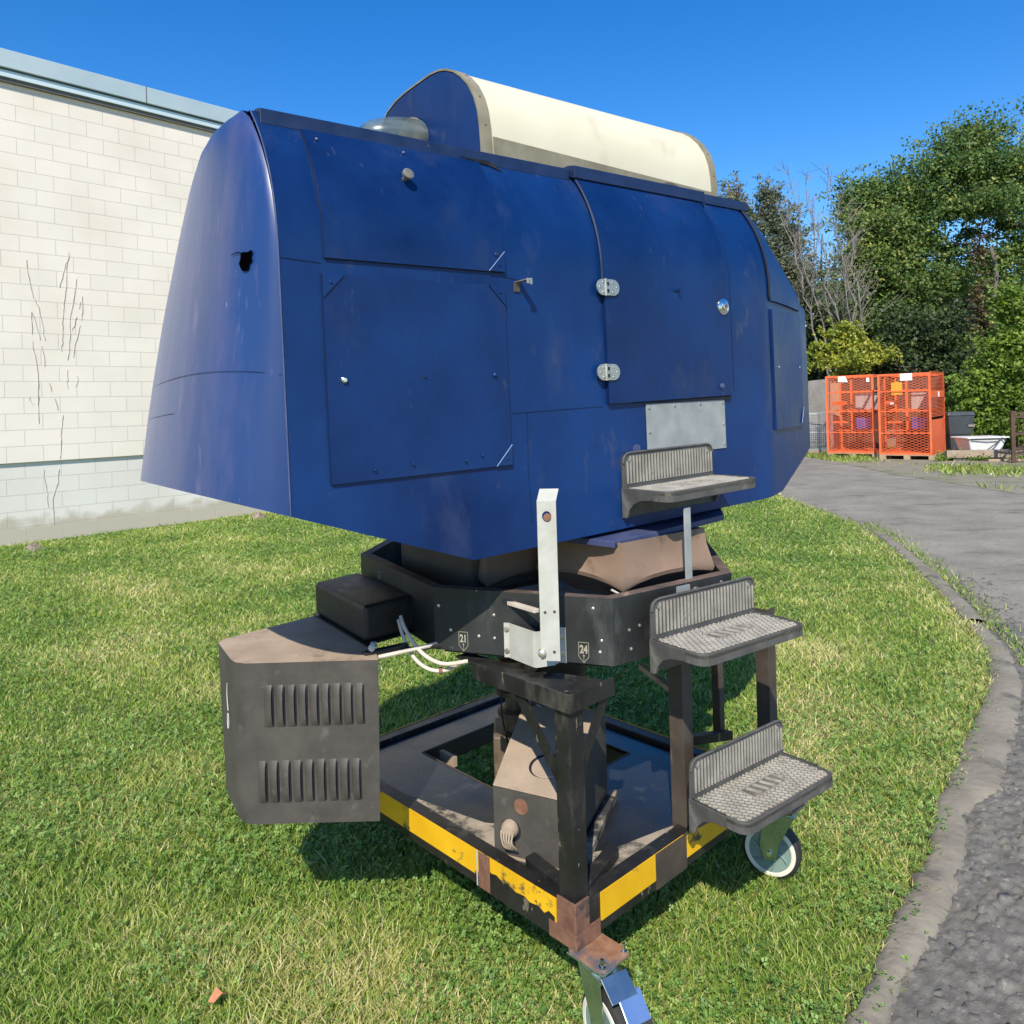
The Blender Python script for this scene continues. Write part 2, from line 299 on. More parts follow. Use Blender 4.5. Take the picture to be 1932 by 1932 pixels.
ap = [(x, y) for x, y in GE[:5]] + [(4.27, 9.89)] + KO[1:]
ap = [(x + .0, y) for x, y in ap] + [(30, -2), (30, 6), (16, 9.5), (9.0, 10.4), (7.8, 11.0), (7.65, 13), (7.5, 15), (7.7, 17.2), (8.0, 19.2), (8.3, 21.5), (9.0, 26), (9.5, 40)]
a_ = MB().add([(x, y, .004) for x, y in ap], [tuple(range(len(ap)))]).build('asphalt_driveway', asph, recalc=False)
for p in a_.data.polygons:
    if p.normal.z < 0: p.flip()
tag(a_, kind='structure')
verge_m = mat('dirt_verge', (.24, .215, .17), (.19, .18, .11), .9, .9, bump=.5, bscale=30, specks=[((.10, .13, .04), 1.5, .56, .08, (1, 1.6, 1)), ((.085, .08, .07), 6, .62, .08, ONE)])
vp = [(7.55, 11.6), (7.5, 13), (7.38, 15), (7.55, 17.2), (7.85, 19.2), (8.2, 21.5), (8.7, 26), (9, 34), (40, 34), (40, 9.0), (16, 9.9), (9.3, 10.7), (8.2, 11.2)]
v_ = MB().add([(x, y, .008) for x, y in vp], [tuple(range(len(vp)))]).build('dirt_verge', verge_m, recalc=False)
for p in v_.data.polygons:
    if p.normal.z < 0: p.flip()
tag(v_, kind='structure')
# kerb: low rounded concrete edging following the lawn
def resample(pts, n):
    p = np.array(pts); d = np.r_[0, np.cumsum(np.linalg.norm(np.diff(p, axis=0), axis=1))]; t = np.linspace(0, d[-1], n)
    return np.stack([np.interp(t, d, p[:, 0]), np.interp(t, d, p[:, 1])], 1)
kerb_m = mat('old_concrete', (.17, .15, .115), (.25, .225, .175), 3.5, .9, bump=.6, bscale=30, bdist=.012, specks=[((.09, .084, .07), 4, .56, .14, ONE), ((.30, .29, .26), 60, .68, .05, ONE), ((.15, .14, .06), 4, .66, .1, ONE)])
def kerb(inn, out, n, name, hgt):
    a = resample(inn, n); b = resample(out, n); P = []
    prof = [(-.02, -.03), (0, .2), (.10, .75), (.28, 1), (.55, 1.05), (.8, .9), (.95, .5), (1.0, -.1)]
    for i in range(n):
        jit = rng.normal(0, .006, 2); row = []
        for t, h in prof:
            q = a[i] * (1 - t) + b[i] * t + jit * .6 + rng.normal(0, .004, 2); row.append((q[0], q[1], h * hgt * (1 + rng.normal(0, .08)) - .005))
        P.append(row)
    o = MB().grid(P).build(name, kerb_m, smooth='all'); tag(o, kind='structure'); return o
i1 = [p for p in GE if 5.15 <= p[1] <= 9.6]; o1 = [(3.99, 8.5), (3.70, 7.0), (3.36, 5.95), (3.10, 5.22)]
kerb([(4.0, 8.6), (3.69, 7.45), (3.3, 6.12), (3.0, 5.2)], [(4.10, 8.55), (3.80, 7.35), (3.42, 6.05), (3.12, 5.12)], 40, 'kerb', .035)
kerb([(2.96, 5.06)] + [p for p in GE if p[1] < 4.6], [(3.05, 5.06)] + KO[5:], 150, 'concrete_edging', .032)
# broken asphalt rubble beside the kerb
def rubble():
    m = mat('broken_asphalt', (.07, .068, .062), (.15, .145, .13), 9, .85, bump=.4, specks=[((.30, .29, .26), 30, .62, .08, ONE), ((.16, .11, .08), 2.5, .62, .06, ONE)])
    V = []; F = []
    base = [(-1, -1, -.6), (1, -1, -.6), (1, 1, -.6), (-1, 1, -.6), (-.7, -.7, .5), (.6, -.8, .6), (.8, .6, .45), (-.6, .8, .55)]
    fs = [(0, 1, 5, 4), (1, 2, 6, 5), (2, 3, 7, 6), (3, 0, 4, 7), (4, 5, 6, 7)]
    k = 0
    ko = np.array(KO)
    while k < 3200:
        y = 1.2 + rng.random() * 5.2; xo = np.interp(y, ko[::-1, 1], ko[::-1, 0])
        t = rng.random() ** 1.6 * (1.0 if y < 5 else .5); x = xo + t * (.9 if y < 4.4 else .8) - .015
        if y > 4.6 and rng.random() < .45: continue
        s = (.0025 + .011 * rng.random() ** 4) * (2.0 if rng.random() < .01 else 1)
        a = rng.random() * 6.28; c, q = math.cos(a), math.sin(a); sc = rng.uniform(.45, 1.6, 3) * s
        b = len(V)
        for p in base:
            j = np.array(p) * sc * rng.uniform(.5, 1.35, 3); V.append((x + c * j[0] - q * j[1], y + q * j[0] + c * j[1], .006 + j[2] * .7 + s * .3))
        F += [tuple(i + b for i in f) for f in fs]; k += 1
    o = np_mesh('rubble', np.array(V), np.array(F), m); tag(o, kind='stuff', label='loose dark gravel and broken asphalt beside the concrete edging')
rubble()
def broken_edge():
    from mathutils import kdtree
    g = np.random.default_rng(11); ko = np.array(KO); n = 9000
    sy = 1.1 + g.random(n) * 4.2; sx = np.interp(sy, ko[::-1, 1], ko[::-1, 0]) + g.random(n) * 1.0 - .03
    big = g.random(n) < .35
    kd = kdtree.KDTree(n)
    for i in range(n): kd.insert((sx[i], sy[i], 0), i)
    kd.balance(); hh = g.random(n) ** 1.5
    ny, nx = 430, 110; P = []; T = []
    for j in range(ny):
        y = 1.15 + 4.0 * j / (ny - 1); x0 = np.interp(y, ko[::-1, 1], ko[::-1, 0]) - .03; wdt = .95 if y < 3.4 else max(.25, .95 - (y - 3.4) * .42)
        for i in range(nx):
            t = i / (nx - 1); x = x0 + wdt * t; (c, k, d), (c2, k2, d2) = kd.find_n((x, y, 0), 2)
            e = min(1, (d2 - d) / .010); fade = min(1, (1 - t) * 4) * min(1, (5.15 - y) * 1.2); wob = .5 + .5 * math.sin(x * 9 + 2 * math.sin(y * 7)) * math.sin(y * 5.3 + x * 4)
            z = .003 + (.020 * hh[k] * (e ** .5) * (.35 + .65 * wob) + .004 * g.random()) * fade
            P.append((x, y, z + (-.002 if t in (0, 1) else .002)))
    F = [(j * nx + i, j * nx + i + 1, (j + 1) * nx + i + 1, (j + 1) * nx + i) for j in range(ny - 1) for i in range(nx - 1)]
    m = mat('crumbled_asphalt', (.085, .080, .070), (.19, .18, .155), 16, .9, bump=.5, bscale=220, specks=[((.26, .25, .22), 40, .60, .08, ONE), ((.14, .10, .07), 2.6, .62, .12, ONE), ((.13, .13, .05), 5, .66, .08, ONE)])
    o = np_mesh('broken_asphalt', np.array(P), np.array(F), m); tag(o, kind='stuff', label='crumbled dark asphalt along the concrete edging')
broken_edge()

def patch_noise(x, y):
    return (np.sin(x * 2.1 + 1.3 * np.sin(y * 1.7)) * np.sin(y * 2.6 + 1.1 * np.sin(x * 2.3 + 1)) + .6 * np.sin(x * 5.3 + y * 3.1 + 2 * np.sin(y * 2.2)) * np.sin(y * 6.1 - x * 2.2) + .35 * np.sin(x * 13 + 3 * np.sin(y * 5)) * np.sin(y * 11 + 2 * np.sin(x * 7)))
def wall_y(x): return 9.651 + (x + 6.106) * math.tan(R(45.975))
def lawn_points(n, ymin=1.3, ymax=24, pw=1.9):
    u = rng.random(n); k = 1 - pw + 1
    y = (ymin ** k + u * (ymax ** k - ymin ** k)) ** (1 / k) if abs(k) > 1e-6 else ymin * (ymax / ymin) ** u
    x = (rng.random(n) * 1.62 - .88) * (y + .35)
    ok = (x < edge_x(y) + .01 + rng.normal(0, .05, n)) & (y < wall_y(x) + 0.0)
    return x[ok], y[ok]
def grass():
    x, y = lawn_points(820000, 1.35, 26, 1.9)
    n = len(x); pn = patch_noise(x, y)
    h = (.013 + .022 * rng.random(n)) * (1 + .25 * pn) * (1 + .012 * y); h *= np.where(rng.random(n) < .03, 1.6, 1)
    wd = .0017 * (np.maximum(y, 2.0) / 2.0) ** .82 * (.7 + .6 * rng.random(n))
    az = rng.random(n) * 6.283; ln = h * (.35 + .9 * rng.random(n)); la = rng.random(n) * 6.283
    dx, dy = np.cos(az) * wd, np.sin(az) * wd; lx, ly = np.cos(la) * ln, np.sin(la) * ln
    z0 = np.zeros(n)
    V = np.stack([np.stack([x - dx, y - dy, z0], 1), np.stack([x + dx, y + dy, z0], 1),
                  np.stack([x + dx * .75 + lx * .4, y + dy * .75 + ly * .4, h * .62], 1), np.stack([x - dx * .75 + lx * .4, y - dy * .75 + ly * .4, h * .62], 1),
                  np.stack([x + lx + dx * .12, y + ly + dy * .12, h], 1), np.stack([x + lx - dx * .12, y + ly - dy * .12, h], 1)], 1).reshape(-1, 3)
    b = np.arange(n) * 6
    F = np.concatenate([np.stack([b, b + 1, b + 2, b + 3], 1), np.stack([b + 3, b + 2, b + 4, b + 5], 1)])
    edge = np.clip(1 - (edge_x(y) - x) / .35, 0, 1)
    t = .465 + .17 * pn + rng.normal(0, .20, n) + .22 * edge + np.where(rng.random(n) < .10, .3, 0)
    # dry, worn patches of lawn
    for cx, cy, rr, am in ((1.5, 3.9, .28, .35), (1.15, 3.3, .22, .25), (-.2, 1.95, .4, .2), (.35, 1.75, .3, .2), (-2.2, 3.9, .6, .16), (2.1, 5.6, .6, .2), (1.35, 3.55, .16, .4), (1.75, 3.6, .2, .3), (1.1, 2.75, .22, .22), (-2.6, 5.2, .8, .15), (1.75, 4.6, .3, .2), (-1.2, 2.5, .3, .12), (-3.5, 7.5, 1.2, .15), (-1.0, 2.2, .2, .15)):
        t += am * np.exp(-((x - cx) ** 2 + (y - cy) ** 2) / rr ** 2)
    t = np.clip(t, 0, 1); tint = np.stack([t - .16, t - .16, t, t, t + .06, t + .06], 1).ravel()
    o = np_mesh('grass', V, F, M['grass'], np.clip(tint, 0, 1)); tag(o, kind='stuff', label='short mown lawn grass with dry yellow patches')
grass()
def clover():
    x, y = lawn_points(170000, 1.35, 11, 1.9); pn = patch_noise(x * .8 + 5, y * .8 - 2)
    ok = pn + rng.normal(0, .45, len(x)) > -.05; x, y = x[ok], y[ok]; n = len(x)
    z = .018 + .028 * rng.random(n); rd = (.0035 + .0045 * rng.random(n)) * (1 + .1 * y); a0 = rng.random(n) * 6.283; tx, ty = rng.normal(0, .45, n), rng.normal(0, .45, n)
    Vs = []; Fs = []; Ts = []; t = np.clip(.5 + rng.normal(0, .24, n), 0, 1)
    for k in range(3):
        a = a0 + k * 2.094
        for da, rr in ((0, .1), (-.75, .75), (0, 1.15), (.75, .75)):
            px, py = np.cos(a + da) * rd * rr, np.sin(a + da) * rd * rr
            Vs.append(np.stack([x + px, y + py, z + px * tx + py * ty + .15 * rd * rr], 1))
            Ts.append(t)
    V = np.stack(Vs, 1).reshape(-1, 3); b = np.arange(n) * 12
    F = np.concatenate([np.stack([b + 4 * k, b + 4 * k + 1, b + 4 * k + 2, b + 4 * k + 3], 1) for k in range(3)])
    o = np_mesh('clover', V, F, M['clover'], np.stack(Ts, 1).ravel()); tag(o, kind='stuff', label='clover leaves spread through the lawn')
clover()
def weeds():
    Vs = []; n = 1500
    y = 4.3 + 5 * rng.random(n) ** 1.2; ko = np.array(KO[:8]); x = np.interp(y, ko[::-1, 1], ko[::-1, 0]) + .02 + np.abs(rng.normal(0, .045, n)) * (1 + .12 * y)
    h = .015 + .03 * rng.random(n); wd = .005 * (.6 + rng.random(n)); a = rng.random(n) * 6.283; l = rng.random(n) * 6.283; ln = h * .8
    V = np.stack([np.stack([x - np.cos(a) * wd, y - np.sin(a) * wd, 0 * x], 1), np.stack([x + np.cos(a) * wd, y + np.sin(a) * wd, 0 * x], 1), np.stack([x + np.cos(l) * ln + .001, y + np.sin(l) * ln, h], 1), np.stack([x + np.cos(l) * ln - .001, y + np.sin(l) * ln, h], 1)], 1).reshape(-1, 3)
    o = np_mesh('weed_strip', V, np.arange(4 * n).reshape(-1, 4), M['grass'], np.repeat(np.clip(rng.normal(.5, .25, n), 0, 1), 4)); tag(o, kind='stuff', label='weeds growing along the edge of the asphalt')
weeds()
def verge_grass():
    n = 60000; y = 10.9 + 13 * rng.random(n); x = 7.6 + 12 * rng.random(n) ** 1.1
    k = np.sin(x * 1.9 + y * .6) + np.sin(y * 1.35 - x * .8 + 1) + rng.normal(0, .5, n) + np.where(y > 19, 1.0, 0)
    band = np.abs(y - (12.3 + .0 * x)) < .35
    ok = (k > 1.1) | (band & (k > -.4)); x, y = x[ok], y[ok]; n = len(x)
    h = .05 + .07 * rng.random(n); wd = .015 * (.5 + rng.random(n)); a = rng.random(n) * 6.283; l = rng.random(n) * 6.283; ln = h * .8
    V = np.stack([np.stack([x - np.cos(a) * wd, y - np.sin(a) * wd, 0 * x], 1), np.stack([x + np.cos(a) * wd, y + np.sin(a) * wd, 0 * x], 1), np.stack([x + np.cos(l) * ln + .003, y + np.sin(l) * ln, h], 1), np.stack([x + np.cos(l) * ln - .003, y + np.sin(l) * ln, h], 1)], 1).reshape(-1, 3)
    o = np_mesh('verge_grass', V, np.arange(4 * n).reshape(-1, 4), M['grass'], np.repeat(np.clip(rng.normal(.58, .2, n), 0, 1), 4)); tag(o, kind='stuff', label='patchy grass on the dirt verge beyond the driveway')
verge_grass()

# ================================================================== BUILDING
W0 = np.array([-6.106, 9.651, 0]); WD = np.array([math.cos(R(45.975)), math.sin(R(45.975)), 0]); WN = np.array([WD[1], -WD[0], 0])
bld = thing('block_building', tuple(W0), 'long cream painted concrete block building with a pale blue metal roof edge', 'building')
def blockmat(name, c1, c2, mort, dirt=False):
    m = bpy.data.materials.new(name); m.use_nodes = True; n = m.node_tree; L = n.links; p = n.nodes['Principled BSDF']
    uv = n.nodes.new('ShaderNodeUVMap'); uv.uv_map = 'UVMap'
    br = n.nodes.new('ShaderNodeTexBrick'); L.new(uv.outputs[0], br.inputs[0])
    br.offset = .5; br.offset_frequency = 2; br.squash = 1
    for k, v in (('Scale', 1), ('Mortar Size', .0045), ('Mortar Smooth', .25), ('Bias', 0), ('Brick Width', .4064), ('Row Height', .2032)): br.inputs[k].default_value = v
    br.inputs['Color1'].default_value = (*c1, 1); br.inputs['Color2'].default_value = (*c2, 1); br.inputs['Mortar'].default_value = (*mort, 1)
    no = n.nodes.new('ShaderNodeTexNoise'); no.inputs['Scale'].default_value = 1.1; no.inputs['Detail'].default_value = 7; L.new(uv.outputs[0], no.inputs['Vector'])
    mx = n.nodes.new('ShaderNodeMix'); mx.data_type = 'RGBA'; mx.blend_type = 'MULTIPLY'; mx.inputs[0].default_value = 1
    cr = n.nodes.new('ShaderNodeValToRGB'); cr.color_ramp.elements[0].position = .3; cr.color_ramp.elements[0].color = (.90, .89, .87, 1); cr.color_ramp.elements[1].position = .6; cr.color_ramp.elements[1].color = (1, 1, 1, 1)
    L.new(no.outputs[0], cr.inputs[0]); L.new(br.outputs[0], mx.inputs[6]); L.new(cr.outputs[0], mx.inputs[7]); out = mx.outputs[2]
    if dirt:
        sx = n.nodes.new('ShaderNodeSeparateXYZ'); L.new(uv.outputs[0], sx.inputs[0])
        n2 = n.nodes.new('ShaderNodeTexNoise'); n2.inputs['Scale'].default_value = 4; n2.inputs['Detail'].default_value = 8; L.new(uv.outputs[0], n2.inputs['Vector'])
        ad = n.nodes.new('ShaderNodeMath'); ad.operation = 'MULTIPLY_ADD'; ad.inputs[1].default_value = .5; L.new(n2.outputs[0], ad.inputs[0]); L.new(sx.outputs[1], ad.inputs[2])
        q = n.nodes.new('ShaderNodeMapRange'); q.inputs[1].default_value = .47; q.inputs[2].default_value = .60; q.inputs[3].default_value = 1; q.inputs[4].default_value = 0; L.new(ad.outputs[0], q.inputs[0])
        x2 = n.nodes.new('ShaderNodeMix'); x2.data_type = 'RGBA'; L.new(q.outputs[0], x2.inputs[0]); L.new(out, x2.inputs[6]); x2.inputs[7].default_value = (.46, .42, .335, 1); out = x2.outputs[2]
    L.new(out, p.inputs['Base Color']); p.inputs['Roughness'].default_value = .75
    n3 = n.nodes.new('ShaderNodeTexNoise'); n3.inputs['Scale'].default_value = 55; n3.inputs['Detail'].default_value = 5; L.new(uv.outputs[0], n3.inputs['Vector'])
    sm = n.nodes.new('ShaderNodeMath'); sm.operation = 'MULTIPLY_ADD'; sm.inputs[1].default_value = -1.2; L.new(br.outputs['Fac'], sm.inputs[0])
    s2 = n.nodes.new('ShaderNodeMath'); s2.operation = 'MULTIPLY'; s2.inputs[1].default_value = .35; L.new(n3.outputs[0], s2.inputs[0]); L.new(s2.outputs[0], sm.inputs[2])
    bp = n.nodes.new('ShaderNodeBump'); bp.inputs['Strength'].default_value = .55; bp.inputs['Distance'].default_value = .008; L.new(sm.outputs[0], bp.inputs['Height']); L.new(bp.outputs[0], p.inputs['Normal'])
    return m
def wallslab(name, u0, u1, z0, z1, d, thick, m, parent):
    """slab whose outer face stands d in front of the wall line"""
    o = W0 + WD * u0 + WN * d; b = MB().hexa(o + Z * z0, WD * (u1 - u0), -WN * thick, Z * (z1 - z0)).build(name, m, parent)
    uvl = b.data.uv_layers.new(name='UVMap')
    for lp in b.data.loops:
        c = np.array(b.data.vertices[lp.vertex_index].co) - W0; uvl.data[lp.index].uv = (c @ WD + .2032 + 40.64, c[2])
    return b
UE = 10.6
wallslab('wall', -9, UE, 1.018, 5.80, 0, 6, blockmat('cream_blocks', (.80, .73, .635), (.775, .715, .625), (.60, .56, .49)), bld)
wallslab('plinth', -9, UE - .03, -.3, 1.018, -.035, 5.9, blockmat('pale_grey_green_blocks', (.69, .675, .615), (.67, .66, .605), (.56, .54, .49), True), bld)
o = W0 + WD * -9
MB().hexa(o + WN * .11 + Z * 5.90, WD * (UE + 9.1), -WN * 6.2, Z * .225).build('roof_fascia', M['fascia'], bld, bevel=.006)
MB().hexa(o + WN * .075 + Z * 5.795, WD * (UE + 9.08), -WN * .06, Z * .085).build('drip_edge', M['fascia2'], bld, bevel=.004)
MB().hexa(o + WN * .05 + Z * 5.745, WD * (UE + 9.05), -WN * .04, Z * .06).build('painted_shade_strip', M['shade_and_joint'], bld)  # added dark strip, paints the shadow band under the drip edge
jm = MB()
for uj in (1.55, 4.6, 7.65, -1.5):
    jm.hexa(W0 + WD * uj + WN * .1125 + Z * 5.90, WD * .012, -WN * .02, Z * .225)
jm.build('fascia_joint', M['shade_and_joint'], bld)
vine = thing('dead_vine', tuple(W0 + WD * .4 + WN * .01), 'thin dead ivy stems clinging to the cream block wall', 'dead vine')
VN = [[(.069, 3.558), (.072, 3.466), (.107, 3.258), (.127, 3.127), (.165, 3.024), (.198, 2.947), (.213, 2.841), (.234, 2.735), (.234, 2.655), (.255, 2.556)], [(.108, 2.914), (.111, 2.808), (.108, 2.623)], [(.123, 2.902), (.158, 2.745), (.196, 2.56)], [(.555, 3.717), (.553, 3.656), (.507, 3.514), (.466, 3.373), (.436, 3.251)], [(.554, 3.663), (.526, 3.516), (.521, 3.324), (.497, 3.152), (.483, 2.994)], [(.639, 3.38), (.616, 3.21), (.586, 3.029), (.554, 2.89), (.543, 2.657), (.53, 2.451), (.506, 2.314)], [(.702, 3.155), (.697, 2.94), (.685, 2.836)], [(.679, 3.084), (.66, 2.986)], [(.468, 2.979), (.46, 2.788), (.459, 2.625), (.446, 2.584), (.439, 2.421)], [(.624, 2.88), (.598, 2.769), (.575, 2.692)], [(.671, 2.773), (.639, 2.647), (.591, 2.494), (.575, 2.35)], [(.109, 2.537), (.131, 2.398), (.154, 2.266), (.157, 2.106), (.156, 1.907), (.152, 1.732)], [(.213, 2.481), (.236, 2.361), (.239, 2.228)],
      [(.16, 2.042), (.161, 1.816), (.154, 1.657), (.157, 1.497)], [(.612, 2.099), (.614, 2.03), (.592, 1.962)], [(.432, 1.603), (.419, 1.488), (.403, 1.326), (.4, 1.191), (.384, 1.043)], [(.053, 1.831), (.103, 1.724)], [(.21, .908), (.202, .829), (.223, .72), (.24, .598), (.245, .424)], [(.377, .895), (.361, .748), (.322, .617), (.301, .525), (.297, .364), (.305, .202)], [(.496, 2.18), (.499, 2.057), (.5, 1.948)], [(.286, 2.016), (.307, 1.908)], [(.341, 1.814), (.373, 1.665)]]
b = MB()
for l in VN:
    d = .0 if l[0][1] > 1.0 else -.035
    fine = []
    for i in range(len(l) - 1):
        for t in (0, .33, .66): fine.append((l[i][0] * (1 - t) + l[i + 1][0] * t + rng.normal(0, .004), l[i][1] * (1 - t) + l[i + 1][1] * t))
    fine.append(l[-1]); b.tube([W0 + WD * u + WN * (d + .003) + Z * z for u, z in fine], [.0018 + .0032 * rng.random() for _ in fine], 5)
b.build('stem', M['vine'], vine)
def debris(name, x, y, label):
    V = []; F = []; g = np.random.default_rng(3)
    P = [[(x + .13 * t * math.cos(a) * (1 + .3 * math.sin(3 * a)), y + .09 * t * math.sin(a), .075 * (1 - t ** 1.5) * (1 + .5 * g.random()) - .004) for a in np.linspace(0, 6.283, 15)] for t in (0.02, .25, .5, .75, 1)]
    return tag(MB().grid(P).build(name, M['stone']), label, 'stones')
debris('rubble_heap', -5.72, 9.13, 'small heap of grey stones at the foot of the wall below the vine')
debris('rubble_heap', -3.78, 11.35, 'small heap of pale stones where the wall passes behind the blue cab')

# ================================================================== SIMULATOR
sim = thing('flight_simulator', (.1, 2.3, 0), 'dark blue flight simulator cab on a black wheeled base with three rubber steps', 'simulator')
CO = np.array([-.477, 1.635, 1.32]); YC, EL = R(38), R(1.1)
U = np.array([math.cos(YC) * math.cos(EL), math.sin(YC) * math.cos(EL), math.sin(EL)]); V_ = np.array([-math.sin(YC), math.cos(YC), 0]); WW = np.cross(U, V_)
def cw(u, v, w_): return CO + U * u + V_ * v + WW * w_
RS = .472; HWID = .45
def inset(w_):
    h = max(0, w_ - .58); return RS - math.sqrt(max(0, RS * RS - h * h))
def wtop(u): return .9 if u <= 1.80 else .9 - .30 * ((u - 1.80) / .37) ** 1.55
def wbot(u):
    return float(np.interp(u, [-.2, 0, .468, 1.72, 1.86, 2.17, 2.24], [.072, 0, -.17, -.16, -.15, -.03, .02]))
def S(u, w_, off=0):
    def base(u, w_):
        sh = max(0, u - 1.76) * .25; wt = wtop(u)
        if u > 1.80 and w_ > .5: q = .5 + (w_ - .5) * (wt - .5) / .4
        else: q = w_
        return cw(u, sh + inset(w_), q)
    p = base(u, w_)
    if off:
        e = .004; a = base(u + e, w_) - base(u - e, w_); b = base(u, w_ + e) - base(u, w_ - e); n = unit(np.cross(a, b)); p = p + n * off
    return p
# --- shell
def vfar(w_): return float(np.interp(w_, [0, .3, .5, .63, .74, .82, .87, .895, .92], [.885, .85, .80, .735, .655, .57, .49, .42, .27]))
sh = MB(); us = [0, .1, .3, .468, .6, .8, 1.0, 1.2, 1.4, 1.6, 1.72, 1.76, 1.80, 1.86, 1.92, 1.98, 2.04, 2.10, 2.15, 2.19]
wl = [0, .12, .3, .45, .54, .58, .62, .66, .70, .74, .78, .82, .86, .88, .9]
rows = []
for u in us:
    wb = wbot(u); row = []; ws = [wb + (.54 - wb) * t for t in (0, .3, .6, .85)] + [.54, .58, .62, .66, .70, .74, .78, .82, .86, .88, .9]
    near = [S(u, w_) for w_ in ws]
    k_ = min(1, max(0, u / .7)); k_ = k_ * k_ * (3 - 2 * k_)
    def mir(p):
        d = p - CO; v = d @ V_; q = p + V_ * (2 * (HWID - v)); ww = d @ WW
        if k_ >= 1: return q
        return q + V_ * (1 - k_) * (vfar(min(ww, .885)) - .05 - (2 * HWID - v)) - WW * (1 - k_) * .035 * max(0, (ww - .5) / .4)
    def roofw(t): return .9
    m0 = mir(near[-1]); top = [near[-1] + (m0 - near[-1]) * t + WW * (roofw(t) - .9) for t in (.33, .66)]
    row = near + top + [mir(p) for p in near[::-1]]; rows.append(row)
n = len(rows[0]); k = len(rows)
sh.add([p for r in rows for p in r], [(i * n + j, i * n + (j + 1) % n, (i + 1) * n + (j + 1) % n, (i + 1) * n + j) for i in range(k - 1) for j in range(n)] + [tuple(range((k - 1) * n, k * n))])
shell = sh.build('cab_shell', M['blue'], sim, smooth=True)
# --- rounded tail cap
def cap_pt(s, t):
    w_ = .93 * t; wc_ = min(w_, .918)
    bl = float(np.interp(w_, [0, .2, .4, .6, .75, .88, .905, .93], [.16, .135, .105, .072, .052, .042, .034, .004])); v0 = inset(min(w_, .9)) + max(0, w_ - .9) * 1.5; v1 = vfar(wc_)
    ex = 2.9 - 1.2 * t; u = -bl * (1 - abs(s) ** ex) ** .6
    wb = -u * .36; wq = wb + (.914 - wb) * t
    return u, (v0 + v1) / 2 + s * (v1 - v0) / 2, wq
cp = MB(); ss = [-1, -.985, -.96, -.92, -.86, -.78, -.68, -.56, -.42, -.26, -.1, .1, .26, .42, .56, .68, .78, .86, .92, .96, .985, 1]; ts = [0, .06, .12, .2, .3, .4, .5, .58, .64, .7, .76, .82, .87, .91, .945, .968, .985, 1.0]
P = [[cw(*cap_pt(s, t)) for s in ss] for t in ts]
cp.grid(P); cp.add([p for p in P[-1]] + [cw(.03, .13 + (s + 1) / 2 * .3, .898) for s in ss], [(i, i + 1, len(ss) + i + 1, len(ss) + i) for i in range(len(ss) - 1)])
cp.add([p for p in P[0]], [tuple(range(len(ss)))])
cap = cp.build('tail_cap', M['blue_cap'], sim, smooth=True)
# crease seam + scratches on cap
sm = MB()
for w0_, w1_, u_x in ((-.0, .9, 0.0),):
    pts = [S(u_x + .001, w0_ + (w1_ - w0_) * t / 24, .0012) for t in range(25)]; sm.tube(pts, .0016, 5)
sm.build('tail_seam', mat('seam_edge', (.05, .07, .16), (.10, .12, .22), 20, .4), shell)
ln = MB()
for wz, s0, s1 in ((.285, -.999, .55), (.19, -.2, .75)):
    pts = []
    for i in range(26):
        s = s0 + (s1 - s0) * i / 25; t = wz / .93; u, v, q = cap_pt(s, t); pts.append(cw(u - .0006, v - .0006, q - .02 * s))
    ln.tube(pts, .0006, 4)
ln.build('cap_joint_line', M['blue_panel'], cap)
# torn hole in the tail
h_ = []
for yy, zz in ((-.013, .030), (-.009, .034), (-.004, .030), (.002, .031), (.007, .034), (.012, .028), (.012, .010), (.015, -.004), (.011, -.020), (.008, -.030), (.001, -.038), (-.006, -.030), (-.007, -.012), (-.012, -.004), (-.010, .014)):
    h_.append((yy, zz))
def cap_at(v, w_):
    v0, v1 = inset(w_), vfar(w_); s = (v - (v0 + v1) / 2) / ((v1 - v0) / 2); u, vv, q = cap_pt(max(-1, s), w_ / .93); return cw(u, v, w_)
hm = MB()
pts = [cap_at(.068 + a * 1.55, .550 + b * .62) - V_ * .002 - U * .003 for a, b in h_]; hm.add(pts, [tuple(range(len(pts)))])
hm.tube([cap_at(.125, .571) - U * .003 - V_ * .001, cap_at(.098, .573) - U * .003 - V_ * .001, cap_at(.080, .568) - U * .003 - V_ * .001], [.0005, .0012, .0010], 5)
hm.build('torn_hole', M['void'], cap)

